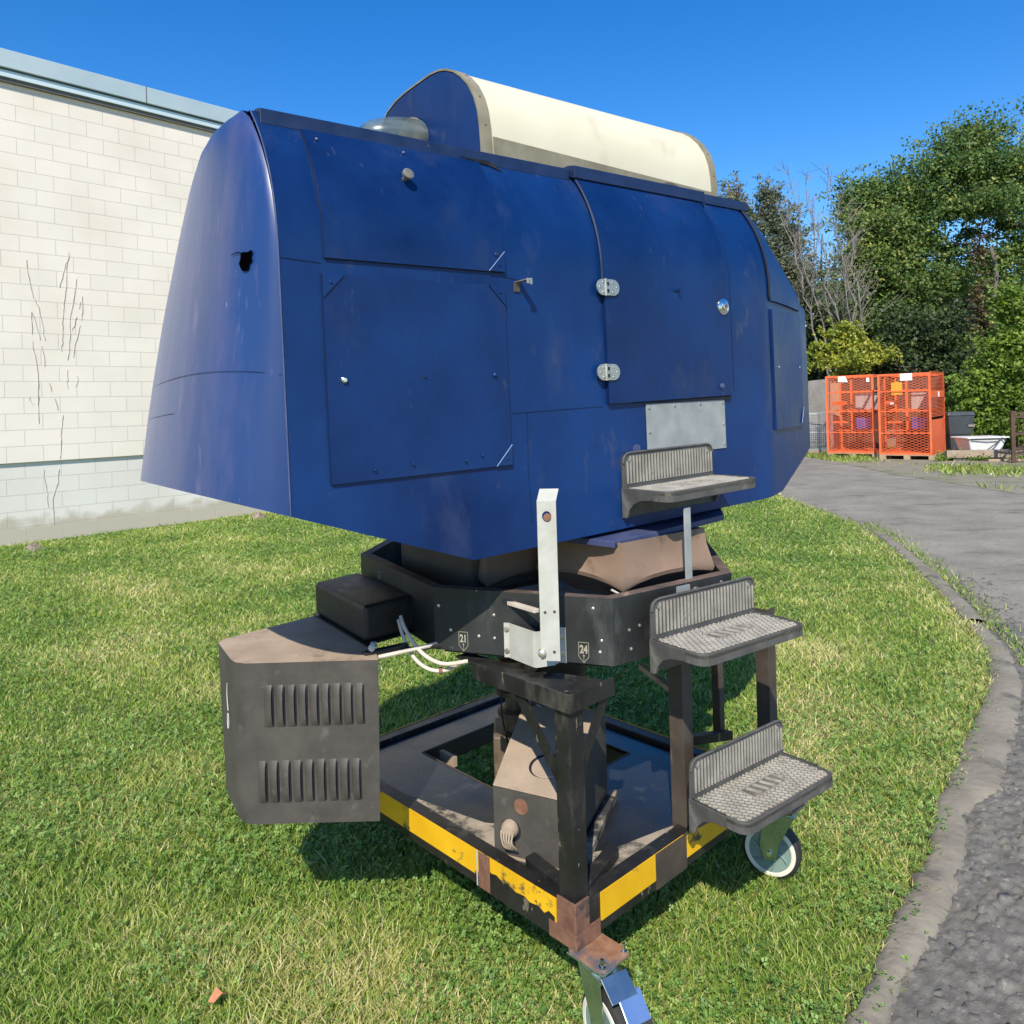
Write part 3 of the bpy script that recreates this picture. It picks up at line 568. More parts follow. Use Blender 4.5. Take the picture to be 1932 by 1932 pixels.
def panel(name, u0, u1, w0_, w1_, off, m, parent=sim, nu=6, nw=14, thick=.010, gap=True, skew=None, bevel=.0015):
    b = MB(); P = []; Q = []
    for i in range(nw + 1):
        ww = w0_ + (w1_ - w0_) * i / nw; rp = []; rq = []
        for j in range(nu + 1):
            uu = u0 + (u1 - u0) * j / nu; w2 = ww + (skew(uu) * (1 - i / nw) if skew else 0)
            rp.append(S(uu, w2, off)); rq.append(S(uu, w2, off - thick))
        P.append(rp); Q.append(rq)
    b.grid(P)
    ring = [(0, j) for j in range(nu)] + [(i, nu) for i in range(nw)] + [(nw, j) for j in range(nu, 0, -1)] + [(i, 0) for i in range(nw, 0, -1)]
    vs = [P[i][j] for i, j in ring] + [Q[i][j] for i, j in ring]; q = len(ring)
    b.add(vs, [(i, (i + 1) % q, q + (i + 1) % q, q + i) for i in range(q)])
    o = b.build(name, m, parent, smooth=True)
    if gap:
        g_ = MB(); e = .0014
        for (a0, a1, c0, c1) in ((u0 - e, u0, w0_, w1_), (u1, u1 + e, w0_, w1_)):
            g_.grid([[S(a0, c0 + (c1 - c0) * i / 12, .0012), S(a1, c0 + (c1 - c0) * i / 12, .0012)] for i in range(13)])
        g_.grid([[S(u0 + (u1 - u0) * i / 8, w0_ - e * 1.3 + (skew(u0 + (u1 - u0) * i / 8) if skew else 0), .0012), S(u0 + (u1 - u0) * i / 8, w0_ + .001 + (skew(u0 + (u1 - u0) * i / 8) if skew else 0), .0012)] for i in range(9)])
        g_.build('panel_gap', M['groove'], o, recalc=False)
    return o
up = panel('upper_access_panel', .103, .600, .556, .862, .007, M['blue_panel'], thick=.007)
lp = panel('lower_access_panel', .095, .597, .058, .520, .007, M['blue_panel'], nw=6, thick=.007)
door = panel('cab_door', .955, 1.522, .207, .885, .013, M['blue_panel'], thick=.014, nw=20, skew=lambda u: -.006 + .012 * (u - .95))
n1 = panel('nose_upper_panel', 1.792, 2.10, .535, .885, .008, M['blue_panel'], nw=12)
n2_ = panel('nose_lower_panel', 1.80, 2.10, .075, .505, .009, M['blue_panel'], nw=4)
# fixed strip right of the door + panel seam in the skin
b = MB()
b.tube([S(1.56, .22 + .66 * t / 20, .0008) for t in range(21)], .0009, 4)
b.tube([S(.0 + .003, .55, .001), S(.095, .545, .001)], .0007, 4); b.tube([S(.605, .545, .001), S(.65, .54, .001)], .0007, 4)
b.tube([S(.61, .19, .001), S(.94, .195, .001)], .0008, 4)
b.tube([S(.66, .19, .001), S(.655, .03, .001), S(.66, -.1, .001)], .0007, 4)
b.build('skin_seam', M['blue_rail'], shell)
# triangular corner reinforcements
def gusset(uc, wc, su, sw, parent, off=.0115, sz=.052, szw=None, edge=True):
    szw = szw or sz; th = .0025
    t = [S(uc, wc, off), S(uc + su * sz, wc, off), S(uc, wc + sw * szw, off)]; nrm = unit(S(uc, wc, off) - S(uc, wc, 0))
    o = MB().prism(t, nrm * th).build('corner_gusset', M['blue'], parent, bevel=.0008)
    if edge: MB().tube([t[1] + nrm * th, t[2] + nrm * th], .0014, 6).build('gusset_edge', mat('light_edge_scuff', (.12, .2, .38), (.2, .28, .45), 30, .4), parent)
    c = (t[0] + t[1] + t[2]) / 3; MB().lathe(c + nrm * th, nrm, [(0, .004), (.002, .004), (.003, .002)], 8).build('rivet', M['blue'], parent, smooth=True)
gusset(.095, .520, 1, -1, lp, .0075, edge=False); gusset(.597, .520, -1, -1, lp, .0075, edge=False); gusset(.597, .058, -1, 1, lp, .0075); gusset(.600, .556, -1, 1, up, .0075)
gusset(2.09, .085, -1, 1, n2_, .0115, .03, .06)
def bolt(u, w_, parent, r=.006, m=None, off=.007, h=.004):
    p = S(u, w_, off); nn = unit(p - S(u, w_, 0)); return MB().lathe(p, nn, [(0, r), (h * .6, r * .95), (h, r * .55)], 12).build('bolt', m or M['chrome'], parent, smooth=True)
bolt(.135, .287, lp, .008, h=.007); bolt(.553, .291, lp, .007, M['blue'], h=.006); bolt(.575, .60, up, .006, M['blue_rail'])
bolt(.345, .290, lp, .0028, M['groove']); bolt(1.845, .30, n2_, .005); bolt(2.07, .30, n2_, .005)
for u, w_ in ((.13, .835), (.36, .842), (.45, .20 - .12), (.2, .08), (.30, .085), (.5, .09)): bolt(u, w_, lp if w_ < .5 else up, .003, M['steel'] if w_ > .5 else M['blue_rail'], .0095)
bolt(1.072, .061, sim, .009, M['blue_rail'], 0.0, .008)
MB().lathe(S(1.072, .061, 0), -V_, [(0, .016), (.002, .016)], 20).build('washer', M['blue_plate'], sim)
for w_ in (.30, .40, .60, .70, .78): bolt(.925, w_, sim, .0032, M['blue_rail'], 0, .002)
for u in (.12, .30, .48, .66, .84, 1.45, 1.62): bolt(u, wbot(u) + .03, sim, .0035, M['blue_rail'], 0, .002)
# knob
p = S(.335, .765, .008); nn = unit(p - S(.335, .765, 0)); MB().lathe(p, nn, [(0, .006), (.016, .006), (.017, .0145), (.024, .0145), (.026, .010), (.026, .0)], 20).build('knob', mat('dull_bronze_knob', (.10, .10, .09), (.16, .155, .14), 50, .5), up, smooth=True)
# small torn sliver near the rail
b = MB(); b.prism([S(.54, .864, .010), S(.64, .866, .010), S(.675, .846, .002), S(.635, .860, .002)], S(.5, .86, .002) - S(.5, .86, 0)); b.build('lifted_edge', M['groove'], shell)
# top rails
def rail(name, u0, u1, off, wa=.862, wb=.898, tail=False):
    b = MB()
    v0 = .118 - off
    prof = [(v0, wa), (v0 - .004, wa + .002), (v0 - .004, wb), (v0 + .022, wb + .006), (v0 + .05, wb + .006), (v0 + .05, wa + .02)]
    b.prism([cw(u0, v, ww) for v, ww in prof], U * (u1 - u0)); return b.build(name, M['blue_rail'], sim, bevel=.0015)
rail('roof_rail', .012, .935, .02); rail('roof_rail', .94, 1.545, .038, .868, .905); rail('roof_rail', 1.575, 1.815, .018, .872, .906)
# hatch cover behind rails (roof sheet)
MB().hexa(cw(.6, .14, .897), U * 1.19, V_ * .60, WW * .008).build('roof_sheet', M['blue'], sim)
# dark door edge
b = MB(); b.tube([S(.950, .885 - .35 * t / 20, .010) for t in range(21)], .0045, 6); b.build('door_edge', M['blue_rail'], door, smooth=True)
b = MB(); b.tube([S(1.786, .885 - .34 * t / 20, .006) for t in range(21)], .0035, 6); b.build('nose_edge', M['groove'], n1, smooth=True)
b = MB(); P = []
for i in range(16):
    u = 1.80 + .35 * i / 15; P.append([S(u, .878, .004), S(u, .9, .009), S(u, .9, .004) + V_ * .03])
b.grid(P); b.build('nose_trim', M['blue_rail'], sim, smooth=True)
# hinges
def hinge(u, w_):
    o_ = S(u, w_, .0); x = U; y = WW; zz = -V_
    def stad(r, l0, l1, t0, t1):
        pts = []
        for a in range(9): an = R(-90 + 180 * a / 8); pts.append(o_ + x * (l1 - r + r * math.cos(an)) + y * (r * math.sin(an)) + zz * t0)
        for a in range(9): an = R(90 + 180 * a / 8); pts.append(o_ + x * (l0 + r + r * math.cos(an)) + y * (r * math.sin(an)) + zz * t0)
        return MB().prism(pts, zz * (t1 - t0))
    h = stad(.0235, -.042, .048, .013, .0185).build('hinge', M['steel'], door, bevel=.001)
    MB().lathe(o_ - x * .008 - y * .024 + zz * .018, y, [(0, .0045), (.048, .0045)], 12).build('pin', M['steel'], h, smooth=True)
    k = MB()
    for dy in (-.010, .010): k.hexa(o_ + x * -.004 + y * (dy - .005) + zz * .0187, x * .009, y * .010, zz * .001)
    k.build('slot', M['groove'], h)
    k = MB()
    for dx, dy in ((-.03, 0), (-.018, .014), (-.018, -.014), (.022, .014), (.022, -.014), (.038, 0)): k.lathe(o_ + x * dx + y * dy + zz * .018, zz, [(0, .0042), (.0015, .0038), (.0028, .0015)], 10)
    k.build('screw', M['chrome'], h, smooth=True)
hinge(.962, .535); hinge(.950, .292)
# lock
p = S(1.50, .500, .013); k = MB().lathe(p, -V_, [(0, .028), (.003, .027), (.006, .019), (.007, .013), (.012, .013), (.013, .008), (.013, 0)], 28).build('lock', M['chrome'], door, smooth=True)
MB().lathe(p - V_ * .013, -V_, [(0, .0075), (.0012, .0075)], 14).build('keyhole', M['rust'], k)
MB().lathe(S(1.478, .238, .013), -V_, [(0, .010), (.004, .0095), (.007, .004)], 16).build('cap_screw', M['blue_plate'], door, smooth=True)
# small bracket on door
b = MB(); o_ = S(1.268, .545, .013); b.hexa(o_ - U * .014 - WW * .006, U * .028, WW * .012, -V_ * .004); b.hexa(o_ - U * .002 - WW * .004, U * .005, WW * .006, -V_ * .022); b.build('door_bracket', M['blue_panel'], door, bevel=.0008)
# latch hook
b = MB(); o_ = S(.642, .522, 0)
b.hexa(o_ - U * .011 - WW * .014, U * .020, WW * .026, -V_ * .004)
lt = b.build('latch_plate', M['brownsteel'], sim, bevel=.0008)
b = MB(); b.prism([o_ - U * .006 + WW * .010, o_ + U * .016 + WW * .010, o_ + U * .016 + WW * .012 - V_ * .044, o_ - U * .002 + WW * .012 - V_ * .044], WW * .003); b.hexa(o_ - U * .002 + WW * .002 - V_ * .044, U * .008, WW * .014, -V_ * .004); b.hexa(o_ + U * .009 + WW * .000 - V_ * .044, U * .007, WW * .017, -V_ * .004)
b.build('hook', M['steel'], lt, bevel=.0008)
# grey plate with screws
gp = MB().hexa(S(1.118, .034, .001), U * .382, WW * .160, -V_ * .003).build('aluminium_cover_plate', M['alu'], sim, bevel=.0006)
b = MB()
for du, dw in ((.012, .148), (.012, .075), (.012, .012), (.13, .15), (.255, .15), (.37, .150), (.372, .08), (.372, .014), (.15, .006), (.245, .006)): b.lathe(S(1.118, .034, .004) + U * du + WW * dw, -V_, [(0, .0055), (.002, .005), (.0035, .002)], 10)
b.build('screw', M['steel'], gp, smooth=True)
# dark slot over plate
b = MB(); b.prism([S(1.05, .199, .006), S(1.53, .196, .006), S(1.532, .214, .006), S(1.2, .207, .006)], -V_ * .003); b.build('door_sill_gap', M['groove'], shell)

# --- visor on the roof
prof = [(.225, .885), (.223, .97), (.226, 1.03), (.233, 1.075), (.248, 1.118), (.276, 1.163), (.312, 1.200), (.348, 1.226), (.39, 1.246), (.43, 1.257), (.48, 1.262), (.56, 1.2605), (.64, 1.257), (.70, 1.249), (.755, 1.232), (.79, 1.205), (.81, 1.17), (.82, 1.12), (.822, 1.0), (.822, .885)]
def scaled(pr, cu, cw_, d):  # offset outline
    c = np.array([cu, cw_]); out = []
    for q in pr: e = np.array(q) - c; l = np.linalg.norm(e); out.append(tuple(c + e * (1 + d / l)))
    return out
vis = MB(); ua, ub = .725, 1.80
rows = [[cw(u, v, w_) for v, w_ in prof] for u in (ua, ua + .25, ua + .55, ua + .8, ub)]
vis.grid(rows); visor = vis.build('visor_shell', M['cream'], sim, smooth=True)
o = MB().prism([cw(ua - .012, v, w_) for v, w_ in scaled(prof, .5, 1.0, -.004)], U * .012).build('end_plate', M['blue'], visor, bevel=.001)
MB().prism([cw(ub, v, w_) for v, w_ in scaled(prof, .5, 1.0, -.004)], U * .01).build('end_plate', M['blue'], visor)
def strip(name, u0, u1):
    po = scaled(prof, .5, 1.0, .004); pi = scaled(prof, .5, 1.0, -.002); b = MB()
    b.grid([[cw(u0, *q) for q in pi], [cw(u0, *q) for q in po], [cw(u1, *q) for q in po], [cw(u1, *q) for q in pi]]); s_ = b.build(name, M['olive'], visor, smooth=True)
    k = MB()
    for i in (2, 4, 6, 8, 10):
        q = np.array(po[i]); k.lathe(cw((u0 + u1) / 2, q[0], q[1]), cw(0, q[0], q[1]) - cw(0, .5, 1.0), [(-.001, .003), (.0015, .0028)], 8)
    k.build('screw', M['rust'], s_); return s_
strip('edge_strip', ua - .014, ua + .026); strip('edge_strip', ub - .024, ub + .012)
b = MB(); b.grid([[cw(ua + .03, v, w_) for v, w_ in ((.2195, .93), (.2205, 1.0))], [cw(1.78, v, w_) for v, w_ in ((.2195, .90), (.2205, .968))]]); b.build('base_strip', M['olive'], visor)
# wear notch on visor top right
b = MB(); k = scaled(prof, .5, 1.0, .0015); b.add([cw(1.66, *k[10]), cw(1.70, *k[9]), cw(1.745, *k[8]), cw(1.79, *k[7]), cw(1.79, *k[8]), cw(1.75, *k[9]), cw(1.71, *k[10])], [(0, 1, 2, 3, 4, 5, 6)]); b.build('torn_edge', M['groove'], visor)
# grab handle
b = MB(); pts = [cw(1.40 + .16 * t / 12, .195 - .030 * math.sin(math.pi * t / 12) ** .6, .915 + .028 * math.sin(math.pi * t / 12) ** .5) for t in range(13)]; b.tube(pts, .0065, 8); b.build('grab_handle', mat('bronze_handle', (.13, .11, .08), (.19, .165, .13), 30, .4, metal=.5), sim, smooth=True)
# plexiglass dome
def dome(uc, vc, wc, lu, rv, rw, nu=18, nv=22, ue=0):
    P = []
    for i in range(nu + 1):
        a = math.pi / 2 * i / nu; x = -lu * math.cos(a * .98); s = math.sin(a * .98) ** .85
        P.append([cw(uc + x, vc + rv * s * math.cos(2 * math.pi * j / nv), wc + rw * s * math.sin(2 * math.pi * j / nv)) for j in range(nv + 1)])
    return MB().grid(P)
dome(.715, .60, 1.075, .20, .105, .078).build('plexiglass_dome', M['glass'], sim, smooth='all')
MB().lathe(cw(.700, .60, 1.075), U, [(0, .086), (.008, .086)], 28).build('dome_collar', M['olive'], visor)
MB().lathe(cw(.60, .60, .99), WW, [(-.12, .05), (.02, .05), (.03, .03)], 16).build('beacon_base', M['blue_plate'], sim, smooth=True)

# --- ledge under the cab
tp = [cw(.86, .10, -.178), cw(.886, -.073, -.178), cw(1.04, -.063, -.178), cw(1.40, -.058, -.170), cw(1.60, .113, -.170), cw(1.5, .4, -.17), cw(.9, .4, -.178)]
MB().prism(tp, -WW * .018).build('underside_ledge', M['blue_plate'], sim, bevel=.002)
for uu in (.895, 1.02, 1.2): bolt(uu, -.187, sim, .004, M['blue_rail'], .074, .003)
MB().hexa(cw(.78, .20, -.179), U * .75, V_ * .5, WW * -.03).build('subframe', M['vinyl'], sim)

# --- octagonal platform ring
RG = [np.array(p) for p in ((-.545, 2.70), (-.235, 2.16), (.242, 1.974), (.623, 2.237), (.694, 2.869), (.45, 3.32), (-.08, 3.42), (-.46, 3.22))]
cen = np.mean(RG, axis=0); rz0, rz1 = .867, 1.04
ring = None; b = MB(); e = MB()
INN = [cen + (p - cen) * (1 - .032 / np.linalg.norm(p - cen) * 1.15) for p in RG]
for i in range(8):
    p, q, pi, qi = RG[i], RG[(i + 1) % 8], INN[i], INN[(i + 1) % 8]
    z1a = rz1
    b.add([(*p, rz0), (*q, rz0), (*qi, rz0), (*pi, rz0), (*p, z1a), (*q, z1a), (*qi, z1a), (*pi, z1a)], [(0, 1, 5, 4), (2, 3, 7, 6), (0, 3, 2, 1)])
    e.add([(*p, z1a), (*q, z1a), (*qi, z1a), (*pi, z1a)], [(0, 1, 2, 3)])
ring = b.build('platform_ring', M['blackwood'], sim)
e.build('ring_rim', mat('chipped_ply_rim', (.05, .04, .035), (.15, .10, .08), 12, .8, specks=[((.30, .20, .15), 20, .6, .08, ONE)]), ring, recalc=False)
MB().prism([(*(cen + (p - cen) * .985), rz0 + .004) for p in RG], Z * .012).build('ring_floor', M['vinyl'], ring)
def ringface(i, t, z, off=.0):
    p, q = RG[i], RG[(i + 1) % 8]; d = unit(q - p); nrm = np.array([d[1], -d[0]]); 
    if nrm @ (cen - p) > 0: nrm = -nrm
    o_ = p + (q - p) * t + nrm * off; return np.array([*o_, z]), np.array([*d, 0]), np.array([*nrm, 0])
def badge(i, t, z, num, sz=.034):
    o_, d, nr = ringface(i, t, z, .0012); mt = frame(o_, d, Z, nr)
    hw, hh = .0135, .024; k = MB(); w_ = .0013
    out = [(-hw, hh), (hw, hh), (hw, -hh * .55), (0, -hh * 1.2), (-hw, -hh * .55)]
    for a in range(5):
        x0, y0 = out[a]; x1, y1 = out[(a + 1) % 5]; l = math.hypot(x1 - x0, y1 - y0); nx, ny = -(y1 - y0) / l * w_ / 2, (x1 - x0) / l * w_ / 2
        k.add([(x0 - nx, y0 - ny, 0), (x1 - nx, y1 - ny, 0), (x1 + nx, y1 + ny, 0), (x0 + nx, y0 + ny, 0)], [(0, 1, 2, 3)])
    k.add([(-.0006, -.026, 0), (.0006, -.026, 0), (.0006, -.012, 0), (-.0006, -.012, 0)], [(0, 1, 2, 3)]); k.add([(-.002, -.0125, 0), (.002, -.0125, 0), (.002, -.0085, 0), (-.002, -.0085, 0)], [(0, 1, 2, 3)])
    bd = k.build('number_badge', M['decalw'], ring, mtx=mt, recalc=False)
    text(num, sz, Matrix.Translation((0, .005, 0)) @ Matrix.Diagonal((.62, .85, 1, 1)), bd, M['decalw'], 'number', .0012, .0003)
badge(1, .173, .898, '21'); badge(1, .845, .898, '24'); badge(0, .30, .985, '9', .026)
k = MB()
for i, t, z in ((1, .265, .914), (1, .355, .912), (1, .355, .975), (1, .10, .925), (1, .03, .99), (1, .64, .99), (1, .70, 1.01), (1, .94, .93), (1, .9, 1.012), (1, .93, .90), (2, .12, .95), (2, .20, .955), (2, .13, .90), (2, .9, 1.02), (2, .6, 1.02)):
    o_, d, nr = ringface(i, t, z, 0); k.lathe(o_, nr, [(0, .0048), (.0025, .0045), (.004, .002)], 10)
k.build('bolt', M['steel'], ring, smooth=True)
# locking arm and its hat bracket
nb_ = np.array([*ringface(1, .3, .9)[2]]); o_, d, nr = ringface(1, .215, .872, .001)
def hp(t_, off, z): q, dd, n__ = ringface(1, t_, z, off); return q
hb = MB(); zb0, zb1 = .866, .958
outl = [(.415, .003), (.448, .003), (.452, .006), (.618, .058), (.632, .060), (.70, .030), (.715, .003), (.755, .003)]
P = [[hp(t, o2, z) for t, o2 in outl] for z in (zb0, zb1)]
hb.grid(P); br = hb.build('hat_bracket', M['whitebar'], sim)
sol = br.modifiers.new('thick', 'SOLIDIFY'); sol.thickness = .004
k = MB()
for t, z in ((.431, .942), (.431, .884), (.735, .935), (.735, .890)):
    q, dd, n__ = ringface(1, t, z, .006); k.lathe(q, n__, [(0, .0075), (.003, .0075), (.0035, .0055), (.006, .005)], 12)
k.build('bolt', M['steel'], br, smooth=True)
ax_ = unit([1, -.16, 0]); an_ = np.array([ax_[1], -ax_[0], 0]); A0 = np.array([.053, 1.885, .918])
if an_[1] > 0: an_ = -an_
mt = frame(A0, ax_, an_, Z)
arm = MB()
hc = (.0245, .352); hr = .0115; sq = .047; L_ = .38
# flat bar with round hole: ring of quads
seg = 16; cirP = [(hc[0] + hr * math.cos(2 * math.pi * i / seg), hc[1] + hr * 1.15 * math.sin(2 * math.pi * i / seg)) for i in range(seg)]
def sqp(a):
    x, y = math.cos(a), math.sin(a); m_ = max(abs(x) / .0235, abs(y) / .03); x, y = x / m_, y / m_
    if abs(x) > .0150 and abs(y) > .0150: x, y = math.copysign(.0235, x), math.copysign(.03, y)
    return (hc[0] + x, hc[1] + y)
sqP = [sqp(2 * math.pi * i / seg + 1e-6) for i in range(seg)]
for yy in (0, .005):
    arm.add([(x, yy, z) for x, z in cirP] + [(x, yy, z) for x, z in sqP], [(i, (i + 1) % seg, seg + (i + 1) % seg, seg + i) for i in range(seg)])
arm.add([(x, 0, z) for x, z in cirP] + [(x, .005, z) for x, z in cirP], [(i, (i + 1) % seg, seg + (i + 1) % seg, seg + i) for i in range(seg)])
arm.box(.001, .048, 0, .005, 0.0, .3221); arm.box(.001, .048, 0, .005, .3819, .389)
arm.add([(.001, 0, .389), (.048, 0, .389), (.052, -.030, .412), (.005, -.030, .412), (.001, .005, .389), (.048, .005, .389), (.052, -.028, .416), (.005, -.028, .416)], [(0, 1, 2, 3), (4, 5, 6, 7), (0, 1, 5, 4), (1, 2, 6, 5), (2, 3, 7, 6), (3, 0, 4, 7)])
arm_o = arm.build('locking_arm', M['whitebar'], sim, mtx=mt)
MB().lathe((.026, -.10, .350), (0, 1, 0), [(0, .006), (.095, .006), (.096, .0095), (.108, .0095), (.109, .005), (.109, 0)], 14).build('rusty_bolt', M['rust'], arm_o, smooth=True)
MB().lathe((.004, -.02, .018), (0, 1, 0), [(0, .006), (.02, .006), (.021, .011), (.031, .010), (.034, .005)], 14).build('pivot_bolt', M['steel'], arm_o, smooth=True)
k = MB()
for x, z in ((.014, .118), (.037, .120), (.034, .022)): k.lathe((x, .005, z), (0, 1, 0), [(0, .0038), (.001, .0035)], 10)
k.build('rivet_hole', M['brownsteel'], arm_o)
# lever poking from slot left of the arm
a0 = hp(.43, -.0, 1.010); b = MB(); b.hexa(a0 - Z * .005, np.array([.072, -.115, .006]), np.array([.012, .010, 0]), Z * .010)
b.build('slot_lever', M['pole'], sim, bevel=.001)
b = MB(); q = [hp(.435 + .035 * math.cos(a_), .0015, 1.014 + .010 * math.sin(a_)) for a_ in np.linspace(0, 2 * math.pi, 14)[:-1]]; b.add(q, [tuple(range(13))]); b.build('slot_opening', M['groove'], ring)

# --- canvas bellows
def bellow(name, o_, u_len, v_len, z_top, z_b, m=M['canvas']):
    b = MB(); U2 = np.array([math.cos(YC), math.sin(YC), 0]); o_ = np.array(o_, float); rows = []
    lev = [(z_top, .006), (z_top - (z_top - z_b) * .35, .002), (z_top - (z_top - z_b) * .7, -.008), (z_b + .012, -.014), (z_b, -.010), (z_b - .012, .02), (z_b - .05, .07)]
    for z, ins in lev:
        r = []; cs = [(0, 0), (1, 0), (1, 1), (0, 1)]
        for a in range(4):
            (x0, y0), (x1, y1) = cs[a], cs[(a + 1) % 4]
            for t in np.linspace(0, 1, 7)[:-1]:
                x, y = x0 + (x1 - x0) * t, y0 + (y1 - y0) * t
                X = ins + (u_len - 2 * ins) * x; Y = ins + (v_len - 2 * ins) * y
                sag = .012 * math.sin(math.pi * t) * (1 if z < z_top - .03 else 0)
                if a == 0: Y += sag
                if a == 3: X += sag
                if a == 1: X -= sag
                zz = z + (.018 * math.sin(math.pi * t) ** .7 if z <= z_b + .013 and z > z_b - .03 else 0)
                r.append(np.array([*(o_[:2] + X * U2[:2] + Y * V_[:2]), zz]))
        rows.append(r)
    n = 24; b.add([p for r in rows for p in r], [(i * n + j, i * n + (j + 1) % n, (i + 1) * n + (j + 1) % n, (i + 1) * n + j) for i in range(len(rows) - 1) for j in range(n)])
    return b.build(name, m, sim, smooth=True)
bellow('canvas_boot', (.29, 2.115), .37, .34, 1.155, 1.025)
bellow('canvas_boot', (-.09, 2.33), .37, .30, 1.17, 1.00); 
U3 = np.array([math.cos(YC), math.sin(YC), 0])
b = MB(); o_ = np.array([-.13, 2.32, .97]); b.hexa(o_ + V_ * .02, V_ * .42, U3 * .3, Z * .19); b.build('canvas_boot', mat('shaded_canvas', (.06, .05, .042), (.09, .075, .06), 6, .8), sim, bevel=.01)  # darker copy of the tan canvas, shade under the cab painted in
b = MB(); b.tube([(.30, 2.07, 1.025), (.275, 2.055, 1.03), (.25, 2.05, 1.045)], .003, 6); b.build('boot_cord', M['pole'], sim)
# strut from the top step down to the ring rim
b = MB(); b.hexa((.476, 2.165, 1.005), np.array([.021, .016, 0]), np.array([-.003, .004, 0]), np.array([.002, .01, .235])); st = b.build('step_strut', M['alu'], sim, bevel=.001)
b = MB(); nr2 = ringface(2, .5, 1)[2]; b.lathe(np.array([.49, 2.16, 1.012]), nr2, [(0, .009), (.006, .009), (.007, .012), (.012, .012), (.013, .009), (.018, .009), (.019, .011), (.03, .011)], 14); b.build('bolt', M['steel'], st, smooth=True)
o_, d, nr = ringface(2, .50, .99, .002); MB().hexa(o_, d * .05, nr * .004, Z * .045).build('strut_tab', M['alu'], st)
b = MB(); o_, d, nr = ringface(2, .60, .90, .006); b.hexa(o_ - Z * .01, d * .012, nr * .003, Z * .08); b.build('strap', M['brownsteel'], sim)

